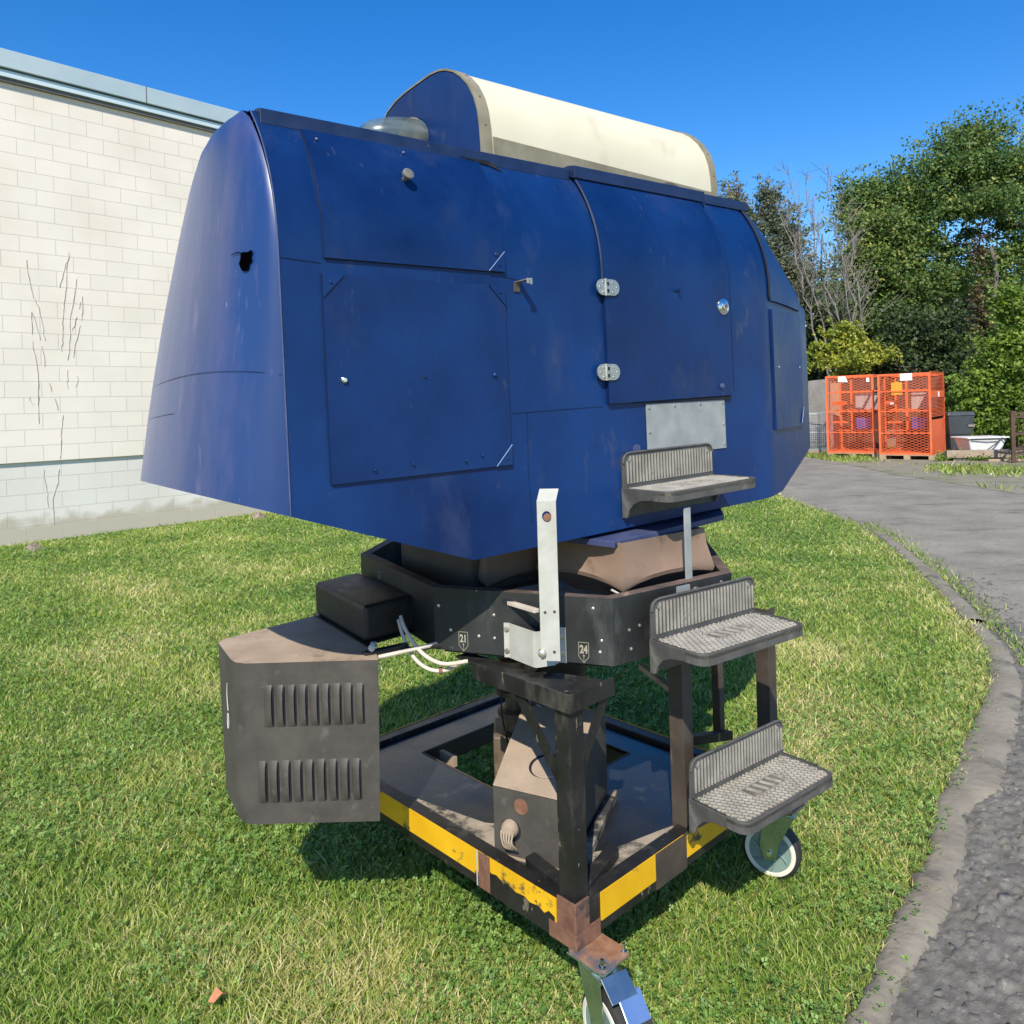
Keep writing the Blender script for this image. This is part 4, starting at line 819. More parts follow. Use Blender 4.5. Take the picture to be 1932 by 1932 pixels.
# --- rubber steps
def step(mt, diamonds=True, sag=0):
    Lx, Dy = .42, .178
    def rounded(pts, r=.03, n=5):
        out = []; N = len(pts)
        for i in range(N):
            a, b, c = np.array(pts[i - 1]), np.array(pts[i]), np.array(pts[(i + 1) % N])
            rr = pts_r[i]
            if rr == 0: out.append(tuple(b)); continue
            u1 = unit(a - b); u2 = unit(c - b)
            for t in np.linspace(0, 1, n): q = b + u1 * rr * (1 - t) ** 2 + u2 * rr * t ** 2; out.append(tuple(q))
        return out
    pts_r = [0, 0, .035, .035]
    out = rounded([(0, 0), (0, 0), (Lx + .0, 0), (Lx, 0)]) if 0 else None
    base = [(0, 0), (Lx, 0), (Lx, Dy), (0, Dy)]; pts_r = [0, 0, .035, .035]; o2 = rounded(base)
    b = MB(); b.prism([(x, y, -.006) for x, y in o2], (0, 0, -.008))
    tr = b.build('tread', M['rubbertread'], sim, mtx=mt)
    # rim lip
    rim = MB(); inn = [(Lx / 2 + (x - Lx / 2) * .972, y - (.0 if y < .001 else .007)) for x, y in o2]; q = len(o2)
    V = [(x, y, -.032) for x, y in o2] + [(x, y, -.001) for x, y in o2] + [(x, y, -.001) for x, y in inn] + [(x, y, -.032) for x, y in inn]
    rim.add(V, [(a * q + i, a * q + (i + 1) % q, ((a + 1) % 4) * q + (i + 1) % q, ((a + 1) % 4) * q + i) for a in range(4) for i in range(q)])
    # side gussets + back plate
    for x0 in (-.004, Lx - .006):
        pr = [(0, -.001), (.12, -.001), (.115, -.030), (.075, -.034), (.045, -.046), (.026, -.066), (.016, -.088), (0, -.088)]
        rim.prism([(x0, y, z) for y, z in pr], (.010, 0, 0))
    pts_r = [0, 0, .03, .03]; bp = rounded([(-.004, -.088), (Lx + .004, -.088), (Lx - .002, .100), (.002, .100)]); rim.prism([(x, -.001, z) for x, z in bp], (0, .008, 0))
    rim.tube([(x, .0075, z) for x, z in bp if z > -.0], .004, 6)
    body = rim.build('step_body', M['rubber'], tr, bevel=.0015)
    k = MB()
    for i in range(1, 31):
        x = .004 + Lx * i / 31; zt = .090 if .03 < x < Lx - .03 else .075
        k.box(x - .0022, x + .0022, .007, .0104, .010, zt)
    k.build('back_ribs', M['ribs'], tr)
    k = MB(); pad = (.135, .285, .055, .110)
    def inside(x, y): return .012 < x < Lx - .012 and .010 < y < Dy - .014 and not (x < .04 and y > Dy - .045 and (x - .04) ** 2 + (y - Dy + .045) ** 2 > .0010) and not (x > Lx - .04 and y > Dy - .045 and (x - Lx + .04) ** 2 + (y - Dy + .045) ** 2 > .0010) and not (pad[0] < x < pad[1] and pad[2] < y < pad[3])
    def bars(dx, dy, spacing, wdt):
        dn = unit([-dy, dx]); dd = unit([dx, dy])
        for s_ in np.arange(-.6, .6, spacing):
            run = None; st_ = .004
            for t in np.arange(-.6, .6, st_):
                p = np.array([Lx / 2, Dy / 2]) + dn * s_ + dd * t; ok = inside(*p)
                if ok and run is None: run = p
                if (not ok) and run is not None:
                    e = p - dd * st_; n2 = dn * wdt / 2
                    if np.linalg.norm(e - run) > .006:
                        k.add([(*(run - n2), -.007), (*(e - n2), -.007), (*(e + n2), -.007), (*(run + n2), -.007), (*(run - n2 * .6), -.0015), (*(e - n2 * .6), -.0015), (*(e + n2 * .6), -.0015), (*(run + n2 * .6), -.0015)], [(4, 5, 6, 7), (0, 1, 5, 4), (1, 2, 6, 5), (2, 3, 7, 6), (3, 0, 4, 7)])
                    run = None
    if diamonds: bars(.6, 1, .0150, .0036); bars(-.6, 1, .0150, .0036)
    else: bars(0.35, 1, .0145, .0050)
    k.build('tread_pattern', M['ribs'], tr)
    k = MB(); x0, x1, y0, y1 = pad
    for q in ((x0, x1, y0, y0 + .002), (x0, x1, y1 - .002, y1), (x0, x0 + .002, y0, y1), (x1 - .002, x1, y0, y1)): k.box(q[0], q[1], q[2], q[3], -.0065, -.002)
    for i in range(4):
        xx = x0 + .024 + i * .030; k.prism([(xx, y0 + .008, -.006), (xx + .008, y0 + .008, -.006), (xx + .020, y1 - .008, -.006), (xx + .012, y1 - .008, -.006)], (0, 0, .004))
    k.build('embossed_pad', M['ribs'], tr)
    k = MB()
    for x in (.028, Lx - .028): k.lathe((x, .007, .078), (0, 1, 0), [(0, .0065), (.003, .006), (.004, .003)], 10)
    k.build('screw', M['steel'], tr)
    return tr
def stepframe(o_, yaw, pitch=0):
    x = np.array([math.cos(R(yaw)), math.sin(R(yaw)), math.sin(R(pitch))]); x = unit(x); y = unit(np.cross(x, Z)); return frame(o_, x, y, unit(np.cross(x, y) * (1)) if np.cross(x, y)[2] > 0 else unit(np.cross(y, x)))
def fr(o_, yaw, pitch=0):
    x = unit([math.cos(R(yaw)), math.sin(R(yaw)), math.tan(R(pitch))]); y = unit([math.sin(R(yaw)), -math.cos(R(yaw)), 0]); z = np.cross(y, x) * -1
    if z[2] < 0: z = -z
    return frame(o_, x, y, z)
step(fr((.441, 2.05, .486), 37.5)); step(fr((.340, 1.995, .929), 35.6)); step(fr(tuple(cw(1.000, -.004, -.045)), 38.5, 1.1), False)

# --- louvred machine box
poly = [(-.375, 2.050), (-.730, 2.052), (-.760, 2.064), (-.782, 2.090), (-.878, 2.25), (-.872, 2.285), (-.66, 2.52), (-.58, 2.60), (-.455, 2.34)]
bt = MB(); zt_, zb_ = .876, .448
top = [(*p, zt_) for p in poly]; cx_, cy_ = -.55, 2.3; low = [(cx_ + (p[0] - cx_) * .955, 2.05 + (p[1] - 2.05) * .97, zb_) for p in poly]
n = len(poly); bt.add(top + low, [tuple(range(n, 2 * n))] + [(i, (i + 1) % n, n + (i + 1) % n, n + i) for i in range(n)])
lbox = bt.build('louvred_cabinet', M['louvre'], sim, smooth=True)
MB().add([(*p, zt_ + .0005) for p in poly], [tuple(range(n))]).build('cabinet_top', M['dusty'], lbox, recalc=False)
lv = 0
for r0, (za, zc, xa, xb) in enumerate(((.818, .706, -.668, -.426), (.617, .505, -.690, -.440))):
    for i in range(9):
        x = xa + (xb - xa) * i / 8; hgt = za - zc; P = []
        for j in range(9):
            t = j / 8; z = za - hgt * t; lft = math.sin(math.pi * min(1, max(0, t))) ** .35 if 0 < t < 1 else 0
            P.append([(x + dx, 2.0505 - dep * lft, z) for dx, dep in ((-.0145, 0), (-.0115, .004), (-.006, .008), (.000, .011), (.0050, .0125), (.0072, .0118), (.0074, .001))])
        MB().grid(P).build('louvre', M['louvre'], lbox, smooth=True)
k = MB()
for r0, (za, zc, xa, xb) in enumerate(((.812, .71, -.668, -.426), (.611, .51, -.690, -.440))):
    for i in range(9):
        x = xa + (xb - xa) * i / 8; k.box(x + .0074, x + .0108, 2.0480, 2.0505, zc, za)
k.build('louvre_slot', M['groove'], lbox)
# chalk mark on the side
dS = unit([-.878 + .782, 2.25 - 2.09, 0]); nS = np.array([-dS[1], dS[0], 0]); nS = nS if nS[0] < 0 else -nS; oS = np.array([-.782, 2.090, 0]) + nS * .0035 + dS * .035
b = MB(); pts = [oS + dS * (.008 * math.sin(t * 3.4) + .01) + Z * (.80 - .075 * t) for t in np.linspace(0, 1, 9)]; b.tube(pts, .001, 4)
b.tube([oS + dS * (.012 + .010 * math.cos(a_)) + Z * (.695 + .021 * math.sin(a_)) for a_ in np.linspace(0, 6.28, 15)], .001, 4); b.build('chalk_squiggle', M['chalk'], lbox)
# black motor cover on top
pl = [(-.434, 2.181), (-.662, 2.517), (-.545, 2.66), (-.305, 2.31)]; MB().prism([(*p, .882) for p in pl], Z * .104).build('motor_cover', M['vinyl'], sim, bevel=.014, segs=4)
c4 = np.mean(pl, axis=0); MB().prism([(*(c4 + (np.array(p) - c4) * 1.06), .878) for p in pl], Z * .004).build('cover_flange', M['black'], sim)
k = MB(); k.lathe((-.405, 2.145, .884), Z, [(0, .012), (.004, .012), (.005, .008), (.012, .008)], 12); k.lathe((-.402, 2.10, .893), (.3, -1, .3), [(0, .009), (.010, .009), (.012, .005)], 12); k.build('cap_nut', M['whitebar'], sim, smooth=True)
b = MB(); b.hexa((-.430, 2.105, .872), np.array([.11, .06, .004]), np.array([.014, -.02, 0]), Z * .012); b.hexa((-.39, 2.12, .864), np.array([.27, .05, .012]), np.array([.0, .012, 0]), Z * .012); b.build('hinge_bar', M['black'], sim, bevel=.002)
b = MB(); b.tube([(-.385, 2.105, .866), (-.25, 2.15, .880), (-.16, 2.20, .888)], .006, 8); b.build('air_pipe', M['pole'], sim, smooth=True)
b = MB(); b.tube([(-.395, 2.08, .866), (-.375, 2.07, .858), (-.37, 2.07, .845), (-.378, 2.075, .838)], .0022, 6); b.build('cable_tie', M['pole'], sim)
def curve(pts, n=10):
    P = np.array(pts, float); out = []
    for i in range(len(P) - 1):
        p0, p1, p2, p3 = P[max(i - 1, 0)], P[i], P[i + 1], P[min(i + 2, len(P) - 1)]
        for t in np.linspace(0, 1, n, endpoint=False): out.append(.5 * ((2 * p1) + (-p0 + p2) * t + (2 * p0 - 5 * p1 + 4 * p2 - p3) * t * t + (-p0 + 3 * p1 - 3 * p2 + p3) * t ** 3))
    out.append(P[-1]); return out
MB().tube(curve([(-.338, 2.22, .945), (-.318, 2.18, .915), (-.27, 2.13, .868), (-.21, 2.10, .845), (-.142, 2.112, .846)]), .0055, 8).build('cable', M['pole'], sim, smooth=True)
MB().tube(curve([(-.345, 2.22, .935), (-.325, 2.18, .895), (-.29, 2.14, .848), (-.245, 2.12, .823), (-.195, 2.12, .822), (-.16, 2.16, .835)]), .0052, 8).build('cable', M['pole'], sim, smooth=True)
MB().lathe((-.222, 2.116, .820), (1, .1, .1), [(0, .009), (.010, .009)], 10).build('cable_clip', M['rust'], sim)

# --- lower base
A_, B_ = R(133.2), R(43.2); A = np.array([math.cos(A_), math.sin(A_), 0]); B = np.array([math.cos(B_), math.sin(B_), 0]); C0 = np.array([.114, 1.814, 0])
def bw(a, b, z): return C0 + A * a + B * b + Z * z
LA, LB = 1.165, .925
def bar(b, a0, a1, b0, b1, z0, z1): b.hexa(bw(a0, b0, z0), A * (a1 - a0), B * (b1 - b0), Z * (z1 - z0))
b = MB(); bar(b, .0, LA, 0.0, .045, .257, .35); bar(b, 0, LA, LB - .045, LB, .257, .35); bar(b, 0, .045, .0455, LB - .0455, .257, .35); bar(b, LA - .045, LA, .0455, LB - .0455, .257, .35)
base = b.build('base_frame', M['black'], sim, bevel=.003)
b = MB(); bar(b, .06, LA - .02, -.003, .0, .286, .352); b.build('yellow_band', M['yellow'], base)
b = MB(); bar(b, -.003, .0, .09, LB, .284, .352); b.build('yellow_band', M['yellow'], base)
b = MB(); bar(b, 0, LA, LB, LB + .003, .262, .352); bar(b, LA, LA + .003, 0, LB, .262, .352); b.build('yellow_band', M['yellow'], base)
b = MB(); bar(b, .30, .345, -.0045, -.003, .259, .353); b.build('rust_patch', M['rust'], base)
b = MB(); bar(b, .35, .354, -.0045, -.003, .259, .353); b.build('chipped_edge', M['whitebar'], base)
b = MB(); bar(b, -.0045, -.003, .31, .45, .259, .353); b.build('rust_patch', M['brownsteel'], base)
b = MB(); b.prism([bw(.065, -.0032, .257), bw(.325, -.0032, .257), bw(.325, -.0032, .312), bw(.31, -.0032, .322), bw(.295, -.0032, .314), bw(.275, -.0032, .318), bw(.25, -.0032, .309), bw(.235, -.0032, .313), bw(.20, -.0032, .306), bw(.17, -.0032, .310), bw(.15, -.0032, .303), bw(.12, -.0032, .308), bw(.10, -.0032, .300), bw(.085, -.0032, .312), bw(.065, -.0032, .306)], B * -.0008); b.build('scraped_area', M['black'], base)
dk = MB(); oa0, oa1, ob0, ob1 = .44, .965, .275, .76
for q in ((.0455, LA - .0455, .0455, ob0), (.0455, LA - .0455, ob1, LB - .0455), (.0455, oa0, ob0 + .0005, ob1 - .0005), (oa1, LA - .0455, ob0 + .0005, ob1 - .0005)): bar(dk, *q, .325, .335)
dk.build('deck', M['deck'], base)
b = MB(); bar(b, oa0 - .003, oa1 + .003, ob0 - .006, ob0, .27, .3365); bar(b, oa0 - .003, oa1 + .003, ob1, ob1 + .006, .27, .3365); bar(b, oa1, oa1 + .006, ob0, ob1, .27, .3365); bar(b, oa0 - .006, oa0, ob0, ob1, .27, .3365); b.build('opening_lip', M['brownsteel'], base)
b = MB(); b.add([bw(.05, .05, .338), bw(.80, .05, .338), bw(.62, .085, .338), bw(.46, .12, .338), bw(.36, .19, .338), bw(.31, .23, .338), bw(.14, .22, .338), bw(.11, .28, .338), bw(.07, .45, .338), bw(.05, .52, .338)], [tuple(range(10))]); b.build('grit', M['dust'], base, recalc=False)
b = MB(); bar(b, oa1 - .10, oa1 - .02, ob1 - .43, ob1 - .415, .295, .33); b.build('spring_clip', M['dusty'], base)
# corner angle and caster plate
b = MB(); b.prism([bw(-.005, -.005, .254), bw(.085, -.005, .254), bw(.085, -.0005, .254), bw(-.0005, -.0005, .254), bw(-.0005, .085, .254), bw(-.005, .085, .254)], Z * .041); b.prism([bw(.015, -.006, .295), bw(.055, -.006, .295), bw(.055, .001, .295), bw(.001, .001, .295), bw(.001, .045, .295), bw(-.006, .045, .295), bw(-.006, -.006, .295)], Z * .070)
b.build('corner_angle', M['rust'], base, bevel=.002)
def castor(o_, yaw, parent=sim):
    """o_ = centre of mounting plate top; yaw = heading in which the wheel trails"""
    h = np.array([math.cos(R(yaw)), math.sin(R(yaw)), 0]); s = np.array([-h[1], h[0], 0]); o_ = np.array(o_, float)
    c = MB(); wc = o_ + h * .040 - Z * (o_[2] - .092)
    for sg in (-1, 1):
        c.prism([o_ + s * sg * .032 - Z * .030 + h * -.04, o_ + s * sg * .032 - Z * .030 + h * .055, wc + s * sg * .032 + h * .030 + Z * .02, wc + s * sg * .032 + h * .018 - Z * .022, wc + s * sg * .032 - h * .018 - Z * .022, wc + s * sg * .032 - h * .030 + Z * .03], s * sg * .004)
    c.hexa(o_ - Z * .034 - h * .045 - s * .036, h * .105, s * .072, Z * .006); c.lathe(o_ - Z * .028, Z, [(0, .042), (.010, .046), (.018, .035)], 24)
    f = c.build('castor', M['zinc'], parent, bevel=.0012)
    k = MB(); kk = MB()
    pa, pb = unit(A - B) * 1, 0
    pl_ = MB(); e1, e2 = A * .058, B * .051
    pl_.prism([o_ - e1 * .8 - e2, o_ + e1 * .8 - e2, o_ + e1 - e2 * .8, o_ + e1 + e2 * .8, o_ + e1 * .8 + e2, o_ - e1 * .8 + e2, o_ - e1 + e2 * .8, o_ - e1 - e2 * .8], -Z * .007); pl_.build('mounting_plate', M['rustplate'], f, bevel=.001)
    pz = MB(); pz.hexa(o_ - e1 * .97 - e2 * .97 - Z * .0125, e1 * 1.94, e2 * 1.94, Z * .005); pz.build('top_plate', M['zinc'], f, bevel=.001)
    bo = MB()
    for a_, b2 in ((-.78, -.75), (.78, -.75), (-.78, .75), (.78, .75)): bo.lathe(o_ + e1 * a_ + e2 * b2, Z, [(0, .0085), (.004, .0085), (.0045, .0048), (.020, .0048), (.021, .003)], 10)
    bo.build('stud_bolt', M['chrome'], f, smooth=True)
    wv = MB().lathe(wc - s * .023, s, [(0, .075), (.001, .084), (.006, .090), (.016, .092), (.030, .092), (.040, .090), (.045, .084), (.046, .075)], 44).build('tyre', M['tyre'], f, smooth=True)
    for sg in (-1, 1):
        MB().lathe(wc + s * sg * .0225, s * sg, [(0, .079), (.0022, .078), (.0024, .068), (.0010, .067)], 44).build('white_band', M['whitering'], f, smooth=True)
        MB().lathe(wc + s * sg * .0228, s * sg, [(0, .066), (.0018, .065), (.0008, .056), (.001, .022), (.006, .020), (.008, .014)], 40).build('hub', M['hub'], f, smooth=True)
        sp = MB()
        for q in range(6):
            a_ = q * math.pi / 3
            pts = [wc + s * sg * .026 + (h * math.cos(a_ + t * .5) + Z * math.sin(a_ + t * .5)) * (.024 + .036 * t) for t in np.linspace(0, 1, 6)]; sp.tube(pts, [.0032] * 5 + [.0015], 6)
        sp.build('hub_spoke', M['hub'], f, smooth=True)
    MB().lathe(wc - s * .042, s, [(0, .008), (.005, .009), (.005, .006), (.079, .006), (.079, .009), (.084, .008)], 12).build('axle', M['chrome'], f, smooth=True)
    # brake pedal over the wheel
    pd = MB(); p0 = o_ + h * .060 - Z * .018
    pd.prism([p0 - s * .035, p0 + s * .035, p0 + s * .035 + h * .045 - Z * .03, p0 - s * .035 + h * .045 - Z * .03], unit(np.cross(s, h * .045 - Z * .03)) * .004)
    pp = pd.build('brake_housing', M['zinc'], f, bevel=.001)
    p1 = o_ + h * .095 + s * .016 - Z * .042; dr = unit(h * .7 - Z * .72)
    pd = MB().prism([p1 - s * .031, p1 + s * .031, p1 + s * .031 + dr * .062, p1 - s * .012 + dr * .062, p1 - s * .031 + dr * .052], unit(np.cross(s, dr)) * .004); pd.build('brake_pedal', M['pedal'], f, bevel=.0015)
    p2 = p1 + dr * .060 - unit(np.cross(s, dr)) * 0; pd = MB().hexa(p2 - s * .012, s * .043, dr * .016, unit(np.cross(s, dr)) * .006); pd.build('pedal_pad', M['tyre'], f, bevel=.001)
    return f
cf = castor(tuple(bw(-.033, .040, .2535)), -62)
castor(tuple(np.array(bw(-.055, LB + .045, .2535)) + np.array([-.028, .030, 0])), 150); castor(tuple(bw(LA + .055, LB + .05, .2535)), 80); castor(tuple(bw(LA - .03, .42, .2535)), 60)
# front post (angle iron) and head
b = MB(); b.prism([bw(.010, .010, .3), bw(.060, .010, .3), bw(.060, .016, .3), bw(.016, .016, .3), bw(.016, .060, .3), bw(.010, .060, .3)], Z * .517); post = b.build('corner_post', M['black'], sim, bevel=.002)
b = MB(); b.prism([bw(-.003, -.003, .812), bw(.35, -.003, .812), bw(.35, .004, .812), bw(.004, .004, .812), bw(.004, .165, .812), bw(-.003, .165, .812)], Z * .045)
b.prism([bw(.004, .004, .843), bw(.30, .004, .843), bw(.25, .06, .843), bw(.12, .12, .843), bw(.004, .16, .843)], Z * .005)
b.build('post_head', M['black'], post, bevel=.0015)
MB().tube([bw(.004, .004, .813), bw(.004, .05, .813)], .002, 4).build('bare_edge', M['dusty'], post)
b = MB(); b.prism([bw(.16, .006, .812), bw(.20, .006, .812), bw(.060, .010, .63), bw(.060, .010, .675)], B * .006); b.prism([bw(.006, .115, .812), bw(.006, .155, .812), bw(.010, .060, .66), bw(.010, .060, .70)], A * .006)
b.build('post_brace', M['black'], post)
tp_ = [np.array([*(cen + (p - cen) * .93)]) for p in (RG[1], RG[2], RG[3])]
MB().prism([(*tp_[0], .8595), (*tp_[1], .8595), (*tp_[2], .8595), (*(cen * .5 + tp_[2] * .5), .8595), (*(cen * .5 + tp_[0] * .5), .8595)], -Z * .012).build('turntable_plate', M['black'], sim)
MB().hexa(bw(.03, .02, .8435), A * .42, B * .05, Z * .004).build('packing_strip', M['vinyl'], sim)
b = MB(); b.hexa(bw(.15, .165, .33), A * .012 + B * -.0, np.array([0, 0, 0]) + B * .0 + A * .03, Z * .01)
b = MB(); b.hexa(bw(.02, .02, .338), A * .20 + B * .03, B * .035, Z * .028); b.hexa(bw(.02, .06, .338), B * .19 + A * .05, A * .035, Z * .028); b.build('foot_block', M['black'], base, bevel=.002)
b = MB(); b.hexa((-.02, 2.06, .52), (.0, .0, .0), (0, 0, 0), (0, 0, 0))
# pedestal housing
F0 = np.array([-.082, 2.085]); F1 = np.array([.105, 1.975]) + np.array([.0, .012]); K1 = np.array([.256, 2.34]); K0 = np.array([.008, 2.42])
vs = [(*F0, .335), (*F1, .335), (*K1, .335), (*K0, .335), (*F0, .516), (*F1, .516), (*K1, .607), (*K0, .600)]
pd_ = MB().add(vs, [(0, 1, 5, 4), (1, 2, 6, 5), (2, 3, 7, 6), (3, 0, 4, 7)]).build('pedestal_housing', M['louvre'], sim, bevel=.002)
tpz = MB().add([tuple(np.array(v) + np.array([0, 0, .0015])) for v in vs[4:]], [(0, 1, 2, 3)]).build('housing_top', M['dusty'], pd_, recalc=False)
MB().add([(*(np.array(vs[i][:2]) + q), .3395) for i, q in ((0, (-.015, -.004)), (1, (-.0, -.018)), (1, (.0, 0)), (0, (0, 0)))], [(0, 1, 2, 3)]).build('housing_flange', M['dusty'], pd_, recalc=False)
fd = unit([*(F1 - F0), 0]); fn = np.array([fd[1], -fd[0], 0])
def fp(s_, z, off=.0): return np.array([*F0, 0]) + fd * s_ + fn * off + Z * z
b = MB(); c_ = fp(.058, .405); b.lathe(fp(.052, .408, .0), fn, [(0, .030), (.001, .030)], 24); b.build('cable_hole', M['groove'], pd_)
b = MB(); b.lathe(fp(.052, .414, .0), fn, [(0, .024), (.014, .023), (.024, .016), (.026, 0)], 18)
b.build('plug', M['dusty'], pd_, smooth=True)
b = MB()
for q in range(5):
    x = .035 + q * .009; b.tube(curve([fp(x, .415, .022), fp(x + .004, .400, .03 + .003 * q), fp(x + .010, .378, .028), fp(x + .02 - .004 * q, .368, .018)], 5), .0026, 6)
b.build('loose_wires', M['dusty'], pd_, smooth=True)
b = MB(); b.lathe(fp(.085, .478, .0), fn, [(0, .021), (.0015, .021)], 18); b.build('rust_disc', M['rust'], pd_)
b = MB(); tn = unit(np.cross(np.array(vs[5]) - np.array(vs[4]), np.array(vs[7]) - np.array(vs[4]))); tn = tn if tn[2] > 0 else -tn
ct = np.array([.065, 2.13, .535]); ct[2] = .516 + .09 * (ct[1] - 2.04) / .34 + .004; b.lathe(ct, tn, [(0, .048), (.0012, .048)], 28); b.build('round_opening', M['groove'], pd_)
b = MB(); b.lathe(ct + np.array([.003, -.008, 0]), tn, [(.0012, .044), (.0028, .043)], 28); b.build('bearing_cup', M['dusty'], pd_)
b = MB(); b.hexa((.150, 2.05, .338), np.array([.112, .31, 0]), np.array([.026, -.008, 0]), Z * .022); b.build('side_channel', M['dust'], base)
# machinery column behind
b = MB(); cx_ = np.array([-.02, 2.50, 0]); b.lathe(cx_ + Z * .5, Z, [(0, .04), (.04, .04), (.045, .055), (.06, .055), (.065, .03), (.11, .03), (.115, .06), (.13, .06), (.135, .025), (.20, .025), (.205, .05), (.225, .05), (.23, .02), (.36, .02)], 24); b.lathe(cx_ + np.array([.05, -.03, .5]), Z, [(0, .022), (.2, .022), (.2, .03), (.24, .03)], 14)
b.build('drive_column', M['mech'], sim, smooth=True)
b = MB(); b.hexa((-.09, 2.44, .335), (.16, 0, 0), (0, .16, 0), (0, 0, .16)); b.build('gearbox', M['mech'], sim, bevel=.006)
MB().tube(curve([(-.045, 2.42, .70), (-.06, 2.41, .62), (-.05, 2.40, .52), (-.03, 2.40, .47)]), .003, 6).build('cable', M['vinyl'], sim)
# central pivot and underside
MB().lathe((.10, 2.62, .62), Z, [(0, .12), (.18, .16), (.245, .3)], 24).build('pivot_cone', M['vinyl'], sim, smooth=True)
MB().prism([(*(cen + (p - cen) * .80), .845) for p in RG], Z * .022).build('pivot_plate', M['vinyl'], sim)
# step posts and braces
b = MB()
def angle_post(x, y, z0, z1, w_=.047, dirx=B, diry=A): b.prism([(x, y, z0), tuple(np.array([x, y, z0]) + dirx * w_), tuple(np.array([x, y, z0]) + dirx * w_ + diry * .006), tuple(np.array([x, y, z0]) + dirx * .006 + diry * .006), tuple(np.array([x, y, z0]) + dirx * .006 + diry * w_), tuple(np.array([x, y, z0]) + diry * w_)], (0, 0, z1 - z0))
angle_post(.452, 2.152, .335, .862); b.build('step_post', M['brownsteel'], sim, bevel=.001)
b = MB(); angle_post(.800, 2.475, .335, .862); b.build('step_post', M['brownsteel'], sim, bevel=.001)
b = MB(); angle_post(.702, 2.72, .335, .862, .03); b.build('step_post', M['brownsteel'], sim, bevel=.001)
b = MB(); b.hexa((.49, 2.20, .40), np.array([.30, .27, 0]), np.array([-.01, .012, 0]), Z * .04); b.hexa((.49, 2.20, .78), np.array([.30, .27, 0]), np.array([-.01, .012, 0]), Z * .03); b.build('step_crossbar', M['black'], sim)
b = MB(); b.hexa((.355, 2.30, .745), np.array([.085, -.09, -.05]), np.array([.016, .014, 0]), Z * .016); b.build('step_brace', M['dusty'], sim)
b = MB(); b.hexa((.72, 2.72, .35), np.array([-.22, -.16, .05]), np.array([.02, -.02, 0]), Z * .03); b.build('step_brace', M['black'], sim)

# ================================================================== YARD ITEMS
def lattice(b, o_, dx, dz, w_, h_, px=.15, pz=.062, t=.0042, nrm=None):
    """expanded-metal diamonds in a w x h rectangle"""
    o_ = np.array(o_, float); nrm = np.cross(dx, dz); sl = pz / px
    for sgn in (1, -1):
        c0 = -h_ if sgn > 0 else 0; c = (-w_ * sl if sgn > 0 else 0); end = h_ if sgn > 0 else h_ + w_ * sl
        while c < end:
            # line z = c + sgn*sl*x
            x0, x1 = 0, w_
            z0, z1 = c + sgn * sl * x0, c + sgn * sl * x1
            if sgn > 0:
                if z0 < 0: x0 = -c / sl; z0 = 0
                if z1 > h_: x1 = (h_ - c) / sl; z1 = h_
            else:
                if z0 > h_: x0 = (c - h_) / sl; z0 = h_
                if z1 < 0: x1 = c / sl; z1 = 0
            if x1 - x0 > .02:
                p = o_ + dx * x0 + dz * z0; q = o_ + dx * x1 + dz * z1; d = unit(q - p); s = np.cross(nrm, d) * t
                b.add([p - s, q - s, q + s, p + s], [(0, 1, 2, 3)])
            c += pz
